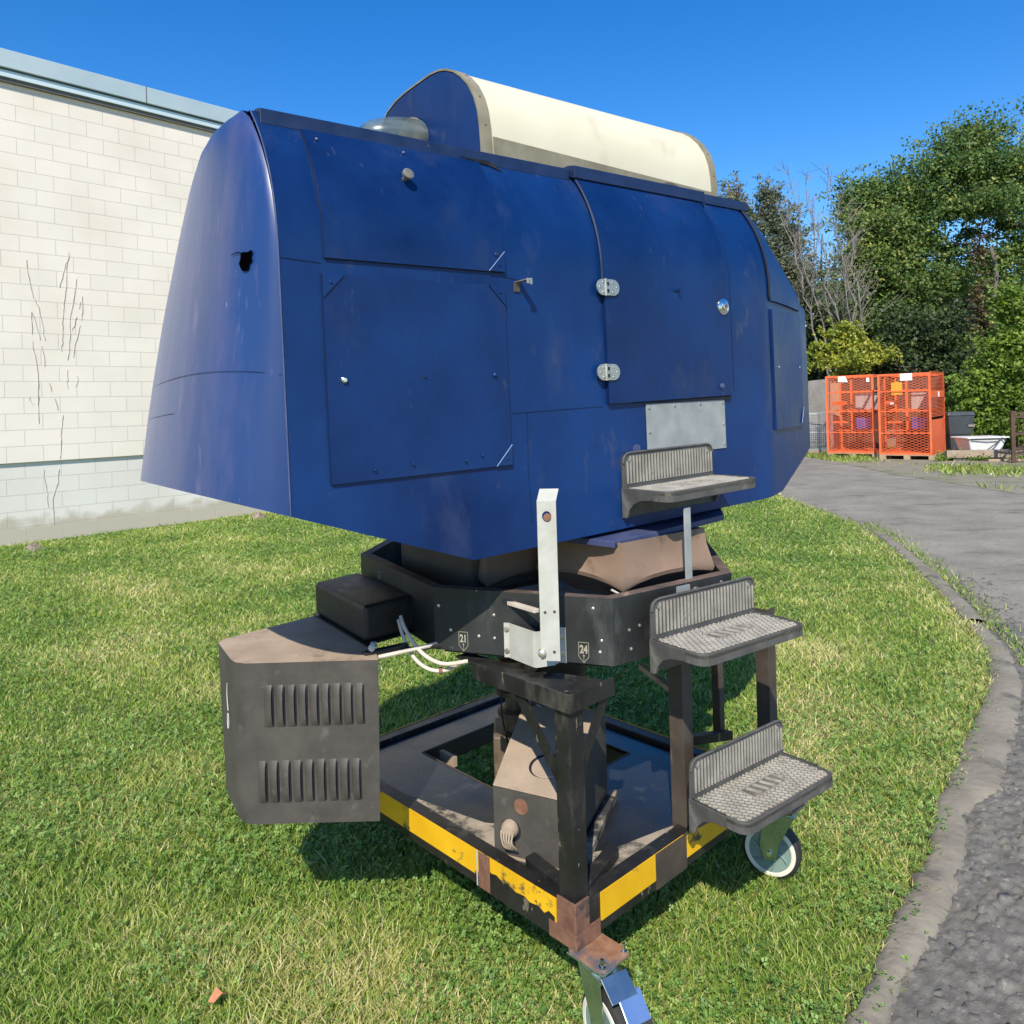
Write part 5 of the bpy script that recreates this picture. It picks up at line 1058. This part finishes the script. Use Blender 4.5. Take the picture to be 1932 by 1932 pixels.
def cage(o_, yaw, H, Wd, D, label, side_solid=False, seed=1):
    t = thing('gas_bottle_cage', o_, label, 'cage', 'orange mesh cages on pallets')
    X = np.array([math.cos(R(yaw)), math.sin(R(yaw)), 0]); Y = np.array([-X[1], X[0], 0]); O_ = np.array(o_, float); p = .045
    b = MB()
    for x in (0, Wd - p):
        for y in (0, D - p): b.hexa(O_ + X * x + Y * y, X * p, Y * p, Z * H)
    for z in (0, H - p):
        for y in (0, D - p): b.hexa(O_ + X * p + Y * y + Z * z, X * (Wd - 2 * p), Y * p, Z * p)
        for x in (0, Wd - p): b.hexa(O_ + X * x + Y * p + Z * z, X * p, Y * (D - 2 * p), Z * p)
    fr_ = b.build('frame', M['orange'], t)
    b = MB()
    for z in (.26, .53, .775):
        b.hexa(O_ + X * p + Y * .006 + Z * (H * z), X * (Wd - 2 * p), Y * .012, Z * .022)
        b.hexa(O_ + X * p + Y * (D * .55) + Z * (H * z + .02), X * (Wd - 2 * p), Y * .012, Z * .03)
    b.hexa(O_ + X * (Wd * .36) + Y * D * .55 + Z * H * .25, X * .05, Y * .03, Z * H * .7); b.hexa(O_ + X * (Wd * .04) + Y * D * .3 + Z * H * .62, X * .32 * Wd, Y * .03, Z * .09); b.hexa(O_ + X * (Wd * .04) + Y * D * .3 + Z * H * .38, X * .32 * Wd, Y * .03, Z * .05)
    b.build('rail', M['orange'], t)
    b = MB(); lattice(b, O_ + X * p + Z * p + Y * .012, X, Z, Wd - 2 * p, H - 2 * p); b.build('front_mesh', M['orange2'], t, recalc=False)
    MB().hexa(O_ + X * p + Z * p + Y * (D - .02), X * (Wd - 2 * p), Y * .006, Z * (H - 2 * p)).build('dark_inside_sheet', M['rack'], t)  # added dark sheet instead of back mesh, paints the dark cage interior
    b = MB(); lattice(b, O_ + Y * p + Z * p + X * .012, Y, Z, D - 2 * p, H - 2 * p); b.build('side_mesh', M['orange2'], t, recalc=False)
    if side_solid:
        b = MB(); b.hexa(O_ + X * (Wd - .006) + Y * p + Z * p, X * .006, Y * (D - 2 * p), Z * (H * .40)); b.hexa(O_ + X * (Wd - .006) + Y * p + Z * (H * .70), X * .008, Y * (D - 2 * p), Z * (.16)); b.build('side_panel', M['orange'], t)
        b = MB()
        for i in range(34): b.hexa(O_ + X * (Wd - .018) + Y * p + Z * (H * .46 + i * .032), X * .022, Y * (D - 2 * p), Z * .012)
        b.build('side_slats', M['orange'], t)
        MB().hexa(O_ + X * (Wd + .004) + Y * D * .5 + Z * H * .70, X * .004, Y * .18, Z * .13).build('tag', M['paper'], t)
        MB().hexa(O_ + X * Wd * .44 + Z * (H - .17) - Y * .008, X * .26, Y * .004, Z * .165).build('white_notice', M['paper'], t)
        ys = MB().hexa(O_ + X * Wd * .26 + Z * (H - .50) + Y * .03, X * .24, Y * .004, Z * .30).build('yellow_sign', M['ysign'], t)
        MB().hexa(O_ + X * Wd * .22 + Z * H * .62 + Y * .10, X * .08, Y * .004, Z * .06).build('tag', M['paper'], t)
    else:
        MB().prism([O_ + X * Wd * .28 + Z * (H - .02) - Y * .008, O_ + X * Wd * .43 + Z * (H - .02) - Y * .008, O_ + X * Wd * .48 + Z * (H - .17) - Y * .008, O_ + X * Wd * .28 + Z * (H - .155) - Y * .008], Y * .004).build('white_notice', M['paper'], t)
        MB().hexa(O_ + X * Wd * .86 + Z * (H - .18) - Y * .006, X * .07, Y * .004, Z * .10).build('tag', M['paper'], t)
    MB().hexa(O_ + X * (Wd * .45) + Y * (D * .62) + Z * H * .54, X * Wd * .5, Y * .01, Z * H * .22).build('grey_back_sheet', M['greyfar'], t)
    MB().hexa(O_ + X * .06 + Y * .06 + Z * .01, X * (Wd - .12), Y * (D - .12), Z * .012).build('floor_plate', M['orange'], t)
    bm_ = MB(); bm_.hexa(O_ + X * Wd * .52 + Y * D * .35 + Z * H * .30, X * .30, Y * .25, Z * .28); bm_.build('blue_package', M['bluegoods'], t, bevel=.02)
    return t
def pallet(o_, yaw, Wd, D, label):
    t = thing('pallet', o_, label, 'pallet', 'wooden pallets under the cages'); X = np.array([math.cos(R(yaw)), math.sin(R(yaw)), 0]); Y = np.array([-X[1], X[0], 0]); O_ = np.array(o_, float)
    b = MB()
    for i in range(3):
        for j in range(3): b.hexa(O_ + X * (Wd - .14) * i / 2 + Y * (D - .1) * j / 2, X * .14, Y * .1, Z * .09)
    b.build('block', M['pallet'], t)
    b = MB()
    for i in range(7): b.hexa(O_ + Y * (D - .09) * i / 6 + Z * .09, X * Wd, Y * .09, Z * .02)
    b.build('deck_board', M['pallet'], t)
pallet((8.84, 18.62, .012), -38, 1.2, 1.3, 'wooden pallet under the right orange cage with the white square notice'); cage((8.84, 18.62, .125), -38, 1.93, 1.14, 1.85, 'right orange mesh cage with slatted side and a yellow sign', True)
pallet((8.03, 19.72, .012), -38, 1.2, 1.3, 'wooden pallet under the left orange cage beside the grey boards'); cage((8.03, 19.72, .125), -38, 1.95, 1.14, 1.3, 'left orange mesh cage with a slanted white card on its top rail', False)
# bin
t = thing('wheeled_bin', (11.25, 19.6, 0), 'dark grey plastic bin standing right of the orange cages', 'bin')
b = MB()
def frust(b, cx, cy, z0, z1, w0_, d0, w1_, d1): b.add([(cx - w0_ / 2, cy - d0 / 2, z0), (cx + w0_ / 2, cy - d0 / 2, z0), (cx + w0_ / 2, cy + d0 / 2, z0), (cx - w0_ / 2, cy + d0 / 2, z0), (cx - w1_ / 2, cy - d1 / 2, z1), (cx + w1_ / 2, cy - d1 / 2, z1), (cx + w1_ / 2, cy + d1 / 2, z1), (cx - w1_ / 2, cy + d1 / 2, z1)], [(3, 2, 1, 0), (4, 5, 6, 7), (0, 1, 5, 4), (1, 2, 6, 5), (2, 3, 7, 6), (3, 0, 4, 7)])
frust(b, 11.22, 19.6, .12, .50, .48, .55, .54, .6); frust(b, 11.22, 19.6, .50, .98, .57, .62, .66, .7); b.build('body', M['bin'], t, bevel=.02)
b = MB(); frust(b, 11.22, 19.6, .98, 1.08, .70, .74, .64, .68); b.build('lid', M['bin'], t, bevel=.02)
b = MB()
for dx in (-.15, .15): frust(b, 11.22 + dx, 19.35, .01, .12, .1, .1, .12, .12); frust(b, 11.22 + dx, 19.85, .01, .12, .1, .1, .12, .12)
b.build('foot', M['bin'], t)
MB().hexa((11.38, 19.245, .70), (.16, 0, 0), (0, .01, 0), (0, 0, .06)).build('label', M['greyboard'], t)
# white tub
t = thing('plastic_tub', (11.0, 18.2, .15), 'white plastic tub lying on planks beside the dark bin', 'tub')
b = MB(); frust(b, 11.02, 18.2, .17, .48, .72, .5, .88, .62); b.build('body', M['tub'], t, bevel=.03)
b = MB(); frust(b, 11.02, 18.2, .48, .51, .98, .70, .98, .70); b.build('rim', M['tub'], t, bevel=.01)
b = MB(); b.tube([(10.95, 17.84, .20), (11.15, 17.8, .36), (11.32, 17.85, .49), (11.42, 17.85, .40)], .015, 6); b.tube([(10.62, 17.85, .47), (11.0, 17.84, .45), (11.3, 17.84, .46)], .012, 6); b.build('hose', M['bin'], t)
for i, (x, y, z, l, yw, hh, lab) in enumerate(((9.9, 17.6, .07, 1.35, -9, .17, 'thick weathered timber lying in front of the white tub'), (10.6, 17.2, .0, 1.3, -14, .05, 'thin pale board on the ground in front of the thick timber'), (10.5, 18.4, .008, 1.2, -4, .13, 'dark timber beam supporting the white tub'))):
    X = np.array([math.cos(R(yw)), math.sin(R(yw)), 0]); Y = np.array([-X[1], X[0], 0]); o = MB().hexa((x, y, z if i != 2 else .01), X * l, Y * .14, Z * hh).build('timber', M['plank'] if i != 1 else M['pallet'], bevel=.006); tag(o, lab, 'timber')
b = MB().hexa((10.05, 17.62, .01), (1.1, -.17, 0), (.03, .14, 0), (0, 0, .06)).build('timber', M['greyboard']); tag(b, 'grey timber bearer beneath the thick weathered timber', 'timber')
# rusty rack at right edge
t = thing('steel_rack', (10.72, 16.6, 0), 'rusty brown steel stillage at the right edge beyond the driveway', 'rack')
b = MB()
for x, y in ((10.74, 16.6), (12.0, 16.2), (11.9, 17.7), (12.9, 17.3)): b.hexa((x, y, .0), (.07, -.02, 0), (.02, .07, 0), Z * 1.13)
b.build('post', M['rack'], t)
b = MB()
for z in (.18, .30, .62, .98, 1.06): b.hexa((10.76, 16.6, z), (1.26, -.39, 0), (.01, .03, 0), Z * .035); b.hexa((10.78, 16.66, z), (1.15, 1.05, 0), (.03, 0, 0), Z * .035)
b.build('rail', M['rack'], t)
b = MB()
for i in range(14): q = i / 13; b.hexa((10.77 + 1.22 * q, 16.60 - .37 * q, .2), (.012, 0, 0), (0, .012, 0), Z * .85)
b.build('bar', M['rack'], t)
# grey boards + wire basket left of cages
o = MB().prism([(8.30, 21.9, 0), (8.42, 21.85, 2.02), (8.93, 21.7, 2.06), (8.95, 21.75, 0)], (.03, .06, 0)).build('grey_sheet', M['greyboard']); tag(o, 'tall grey board leaning between the blue cab and the cages', 'board')
o = MB().prism([(8.96, 21.8, 0), (8.99, 21.75, 1.93), (9.6, 21.6, 1.93), (9.6, 21.6, 0)], (.03, .06, 0)).build('brown_sheet', M['pallet']); tag(o, 'pale brown board standing behind the left orange cage', 'board')
t = thing('wire_basket', (8.3, 20.6, .1), 'galvanised wire mesh crate left of the orange cages', 'basket')
b = MB(); X = unit([.85, -.4, 0]); Y = np.array([-X[1], X[0], 0]); O_ = np.array([7.55, 20.95, .14])
for sx, sy in ((0, 0), (1.0, 0), (0, .9), (1.0, .9)): b.hexa(O_ + X * sx + Y * sy, X * .03, Y * .03, Z * .98)
for z in (0, .45, .95):
    for y in (0, .9): b.hexa(O_ + Y * y + Z * z, X * 1.03, Y * .02, Z * .03)
b.build('frame', M['wire'], t)
b = MB()
for i in range(20): b.hexa(O_ + X * (.05 * i), X * .008, Y * .006, Z * .95)
for i in range(19): b.hexa(O_ + Z * (.05 * i), X * 1.0, Y * .006, Z * .008)
for i in range(18): b.hexa(O_ + X * 1.0 + Y * (.05 * i), X * .006, Y * .008, Z * .95)
b.build('wires', M['wire'], t)
MB().hexa(O_ + X * .15 + Y * .3 + Z * .05, X * .7, Y * .4, Z * .55).build('contents', M['greyboard'], t, bevel=.05)
b = MB().hexa((7.5, 20.93, .01), X * 1.15, Y * 1.0, Z * .12).build('wooden_skid', M['plank']); tag(b, 'low wooden skid under the wire mesh crate', 'pallet')
# fallen leaf
b = MB(); b.add([(-.82, 1.965, .045), (-.80, 1.955, .05), (-.785, 1.968, .062), (-.765, 1.985, .05), (-.79, 1.99, .048), (-.812, 2.0, .058)], [(0, 1, 2), (0, 2, 4, 5), (2, 3, 4)]); o = b.build('fallen_leaf', M['leafbrown']); tag(o, 'curled orange brown leaf lying in the lawn grass', 'leaf')

# ================================================================== TREES
def leaves(blobs, n, size, seed, up=.25, tone=0):
    """blobs: (x,y,z,rx,ry,rz,weight[,tone]); leaf quads gathered in small sprays inside every blob"""
    g = np.random.default_rng(seed); wts = np.array([b[6] * (b[3] * b[4] * b[5]) ** .67 for b in blobs]); wts /= wts.sum(); Vs = []; Ts = []
    for b, wt in zip(blobs, wts):
        k = int(n * wt); 
        if k < 4: continue
        ns = max(3, k // 14); d = g.normal(size=(ns, 3)); d /= np.linalg.norm(d, axis=1)[:, None]
        rr = g.random(ns) ** .55; c = d * rr[:, None] * np.array(b[3:6]) * (1 + .42 * g.normal(size=(ns, 1)))
        c += np.array(b[:3]); sp = g.integers(0, ns, k); rad = .26 * (np.prod(b[3:6]) ** (1 / 3)) ** .6
        P = c[sp] + g.normal(size=(k, 3)) * rad * np.array([1, 1, .6]) * .55; s = size * (.6 + .7 * g.random(k))
        a = g.normal(size=(k, 3)); a /= np.linalg.norm(a, axis=1)[:, None]; nn = g.normal(size=(k, 3)); nn[:, 2] += up * 3; nn[:, 1] -= .5
        e1 = np.cross(a, nn); e1 /= np.linalg.norm(e1, axis=1)[:, None]; e2 = np.cross(nn, e1); e2 /= np.linalg.norm(e2, axis=1)[:, None]
        s1 = s[:, None]; q = np.stack([P - e1 * s1 * .5, P + e2 * s1 * -.34 + e1 * 0, P + e1 * s1 * .5, P + e2 * s1 * .34], 1)
        Vs.append(q.reshape(-1, 3)); spt = g.normal(0, .16, ns); t = np.clip(.42 + (b[7] if len(b) > 7 else 0) + spt[sp] + g.normal(0, .15, k), 0, 1); Ts.append(np.repeat(t, 4))
    V = np.concatenate(Vs); return V, np.arange(len(V)).reshape(-1, 4), np.concatenate(Ts)
def limb(b, p, q, r0, r1, g, wob=.06, n=7, sides=6):
    p, q = np.array(p, float), np.array(q, float); L_ = np.linalg.norm(q - p); pts = [p + (q - p) * t + (g.normal(0, wob * L_ * .35, 3) if 0 < t < 1 else 0) for t in np.linspace(0, 1, n)]
    b.tube(pts, list(np.linspace(r0, r1, n)), sides, cap=False); return pts
def tree(name, base, h_tr, blobs, n, size, m, bark, label, cat='tree', r=.16, seed=1, limbs=True, group=None, twigs=2):
    g = np.random.default_rng(seed); t = thing(name, base, label, cat, group); b = MB(); bx_, by_, bz_ = base
    topc = np.array([bx_ + g.normal(0, .2), by_, h_tr]); tr = limb(b, base, topc, r, r * .45, g, .04, 9, 8)
    if limbs:
        for bl in blobs:
            c = np.array(bl[:3]); i = int(np.clip(np.searchsorted([p[2] for p in tr], c[2] - 1.2), 2, len(tr) - 1)); pp = limb(b, tr[i], c, r * .34, r * .08, g, .10)
            for _ in range(twigs):
                j = g.integers(2, 6); e = np.array(bl[3:6]) * g.normal(0, .6, 3); limb(b, pp[j], c + e, r * .12, .008, g, .1, 5, 4)
    b.build('trunk', bark, t, recalc=False, smooth='all')
    V, F, T = leaves(blobs, n, size, seed); np_mesh('crown', V, F, m, T, t); return t
# direction helper: world point for a spot given as (X/Y slope, height/Y slope) at depth Y
def at(px, py, Y):
    X = (px - 966) / 1454; Zc = (767 - py) / 1454; c, s = math.cos(ro), math.sin(ro)
    return np.array([(X * c - Zc * s) * Y, Y, 1.54 + (X * s + Zc * c) * Y])
def blob(px, py, Y, rpx, rpy, wt=1, tone=0, ry=None):
    p = at(px, py, Y); return (*p, rpx / 1454 * Y, ry or rpx / 1454 * Y, rpy / 1454 * Y, wt, tone)
Y = 31.0
tree('maple_tree', (21.5, Y, 0), 8.6, [blob(1835, 262, Y, 62, 42), blob(1790, 320, Y, 78, 50), blob(1880, 320, Y, 75, 48), blob(1760, 385, Y, 62, 45), blob(1850, 385, Y - 1, 60, 30), blob(1925, 370, Y, 60, 60), blob(1740, 455, Y, 50, 45, .8), blob(1925, 470, Y, 50, 60, .6), blob(1865, 500, Y, 60, 40, .5), blob(1800, 530, Y, 60, 50, .6), blob(1790, 470, Y + 1, 34, 24, .6), blob(1750, 530, Y + 1, 50, 35, .7), blob(1900, 425, Y + 1, 30, 18, .6), blob(1830, 440, Y + 1.5, 26, 16, .5), blob(1880, 560, Y + 1, 50, 40, .6), blob(1990, 300, Y, 70, 80), blob(2020, 420, Y, 80, 90, .8)],
     90000, .135, M['maple'], M['bark'], 'tallest dark green maple tree at the right edge', r=.22, seed=3)
tree('maple_tree', (17.6, Y + 1.5, 0), 6.6, [blob(1640, 372, Y + 1, 55, 36), blob(1690, 372, Y + 1, 50, 42), blob(1610, 400, Y + 1, 32, 25, .8), blob(1650, 430, Y, 62, 40, 1, .12), blob(1700, 450, Y, 50, 50), blob(1640, 500, Y, 60, 45, 1, .15), blob(1700, 540, Y, 60, 50, .8), blob(1600, 560, Y, 45, 45, .6), blob(1660, 600, Y, 60, 40, .6)],
     66000, .13, M['maple'], M['bark'], 'green maple tree left of the tallest one above the orange cages', r=.17, seed=5)
tree('oak_tree', (11.8, 34, 0), 8.2, [blob(1385, 372, 34, 26, 30, .55, .35), blob(1450, 372, 34, 30, 26, .7), blob(1410, 410, 34, 32, 30, .7), blob(1460, 420, 34, 38, 34), blob(1500, 450, 34, 30, 40, .7), blob(1440, 480, 34, 60, 40), blob(1500, 520, 34, 50, 50), blob(1400, 520, 34, 60, 60, .5), blob(1330, 430, 34, 60, 60, .5)],
     34000, .13, M['oliveleaf'], M['bark'], 'thin grey green oak tree behind the nose of the blue cab', r=.14, seed=8)
def bare_tree(base, tops, label, seed, r=.07):
    g = np.random.default_rng(seed); t = thing('bare_tree', base, label, 'tree', None); b = MB(); tw = MB()
    for k, tp_ in enumerate(tops):
        mid = np.array(base) + (np.array(tp_) - np.array(base)) * .35 + g.normal(0, .12, 3); limb(b, base, mid, r, r * .6, g, .03, 5, 6)
        pts = limb(b, mid, tp_, r * .5, .010, g, .05, 10, 5)
        for i in range(2, 10):
            for _ in range(4):
                d = np.array([g.normal(0, .42), g.normal(0, .3), .5 + .8 * g.random()]); l = (1.9 - .13 * i) * (.5 + g.random()); q = pts[i] + unit(d) * l * .75; pp = limb(tw, pts[i], q, .011, .006, g, .07, 5, 3)
                for _ in range(2): limb(tw, pp[2], pp[2] + unit(d + g.normal(0, .45, 3)) * l * .5, .007, .004, g, .05, 3, 3)
    b.build('trunk', M['barkpale'], t, recalc=False, smooth='all'); tw.build('twigs', M['barkpale'], t, recalc=False)
bare_tree((12.6, 29, 0), [tuple(at(1488, 330, 29)), tuple(at(1520, 350, 29)), tuple(at(1470, 400, 29))], 'bare pale tree rising beside the nose of the blue cab', 11)
bare_tree((13.3, 28, 0), [tuple(at(1562, 330, 28)), tuple(at(1535, 420, 28)), tuple(at(1600, 420, 28)), tuple(at(1580, 470, 28))], 'bare pale tree with many fine stems just left of the maples', 12)
tree('yellow_shrub', (13.8, 26, 0), 2.2, [blob(1590, 632, 26, 34, 22), blob(1552, 660, 26, 26, 20, .8), blob(1622, 652, 26, 34, 18, .8), blob(1665, 672, 26, 30, 14, .6), blob(1590, 680, 26, 52, 18)], 9000, .12, M['yellowleaf'], M['bark'], 'bright yellow green shrub directly behind the left orange cage', 'shrub', r=.05, seed=14)
tree('dark_shrub', (17.5, 27, 0), 2.6, [blob(1720, 640, 27, 50, 60), blob(1760, 690, 27, 45, 60), blob(1690, 700, 27, 60, 50), blob(1640, 720, 27, 50, 40), blob(1800, 640, 27, 30, 70)], 22000, .15, M['darkleaf'], M['bark'], 'dark green shrub behind the right orange cage', 'shrub', r=.06, seed=15)
tree('ivy_tree', (18.3, 29, 0), 7.0, [blob(1848, 470, 29, 16, 50), blob(1845, 560, 29, 18, 55), blob(1838, 640, 29, 20, 50), blob(1855, 600, 29, 18, 40)], 2000, .12, M['redleaf'], M['bark'], 'trunk wrapped in burgundy creeper between the shrubs and the hedge', r=.14, seed=16, limbs=False)
hb_ = [blob(1905, 575, 21, 30, 40), blob(1920, 650, 21, 50, 50), blob(1880, 690, 21, 42, 45), blob(1840, 740, 21, 40, 36), blob(1900, 760, 21, 55, 45), blob(1860, 800, 21, 45, 35), blob(1980, 640, 21, 60, 90), blob(1930, 810, 20.5, 55, 30), blob(1815, 790, 21, 22, 30)]
tree('hedge', (13.6, 21.4, 0), 3.4, hb_, 36000, .11, M['hedge'], M['bark'], 'bright green leafy hedge behind the dark bin and white tub', 'hedge', r=.08, seed=17)
tree('weed_clump', (10.3, 18.05, 0), .2, [(10.25, 17.9, .08, .35, .25, .12, 1), (9.95, 17.7, .06, .25, .2, .08, 1), (10.6, 17.5, .05, .3, .15, .06, 1)], 1500, .06, M['hedge'], M['bark'], 'low green weeds at the corner of the right pallet', 'weeds', r=.01, seed=18, limbs=False)
# far wood behind everything
def wood():
    bl = [];
    for i in range(46):
        px = 1150 + i * 22; bl.append(blob(px, 640 + rng.normal(0, 22), 38 + 3 * rng.random(), 40, 75, 1, -.08)); bl.append(blob(px, 735 + rng.normal(0, 15), 36, 40, 60, 1, -.1)); bl.append(blob(px + 10, 560 + rng.normal(0, 20), 40, 36, 50, .8 if px < 1650 else .7))
    V, F, T = leaves(bl, 110000, .28, 21); o = np_mesh('woodland', V, F, M['darkleaf'], T); tag(o, kind='stuff', label='dense dark woodland behind the yard trees')
    b = MB(); g = np.random.default_rng(4)
    for i in range(22):
        x = 10 + i * .8 + g.normal(0, .2); y = 35 + g.normal(0, 1); limb(b, (x, y, 0), (x + g.normal(0, .6), y, 8 + g.random() * 2), .10, .03, g, .03, 8, 5)
    tk = b.build('woodland_trunks', M['bark'], recalc=False); tag(tk, kind='stuff', label='thin dark trunks of the woodland edge')
wood()
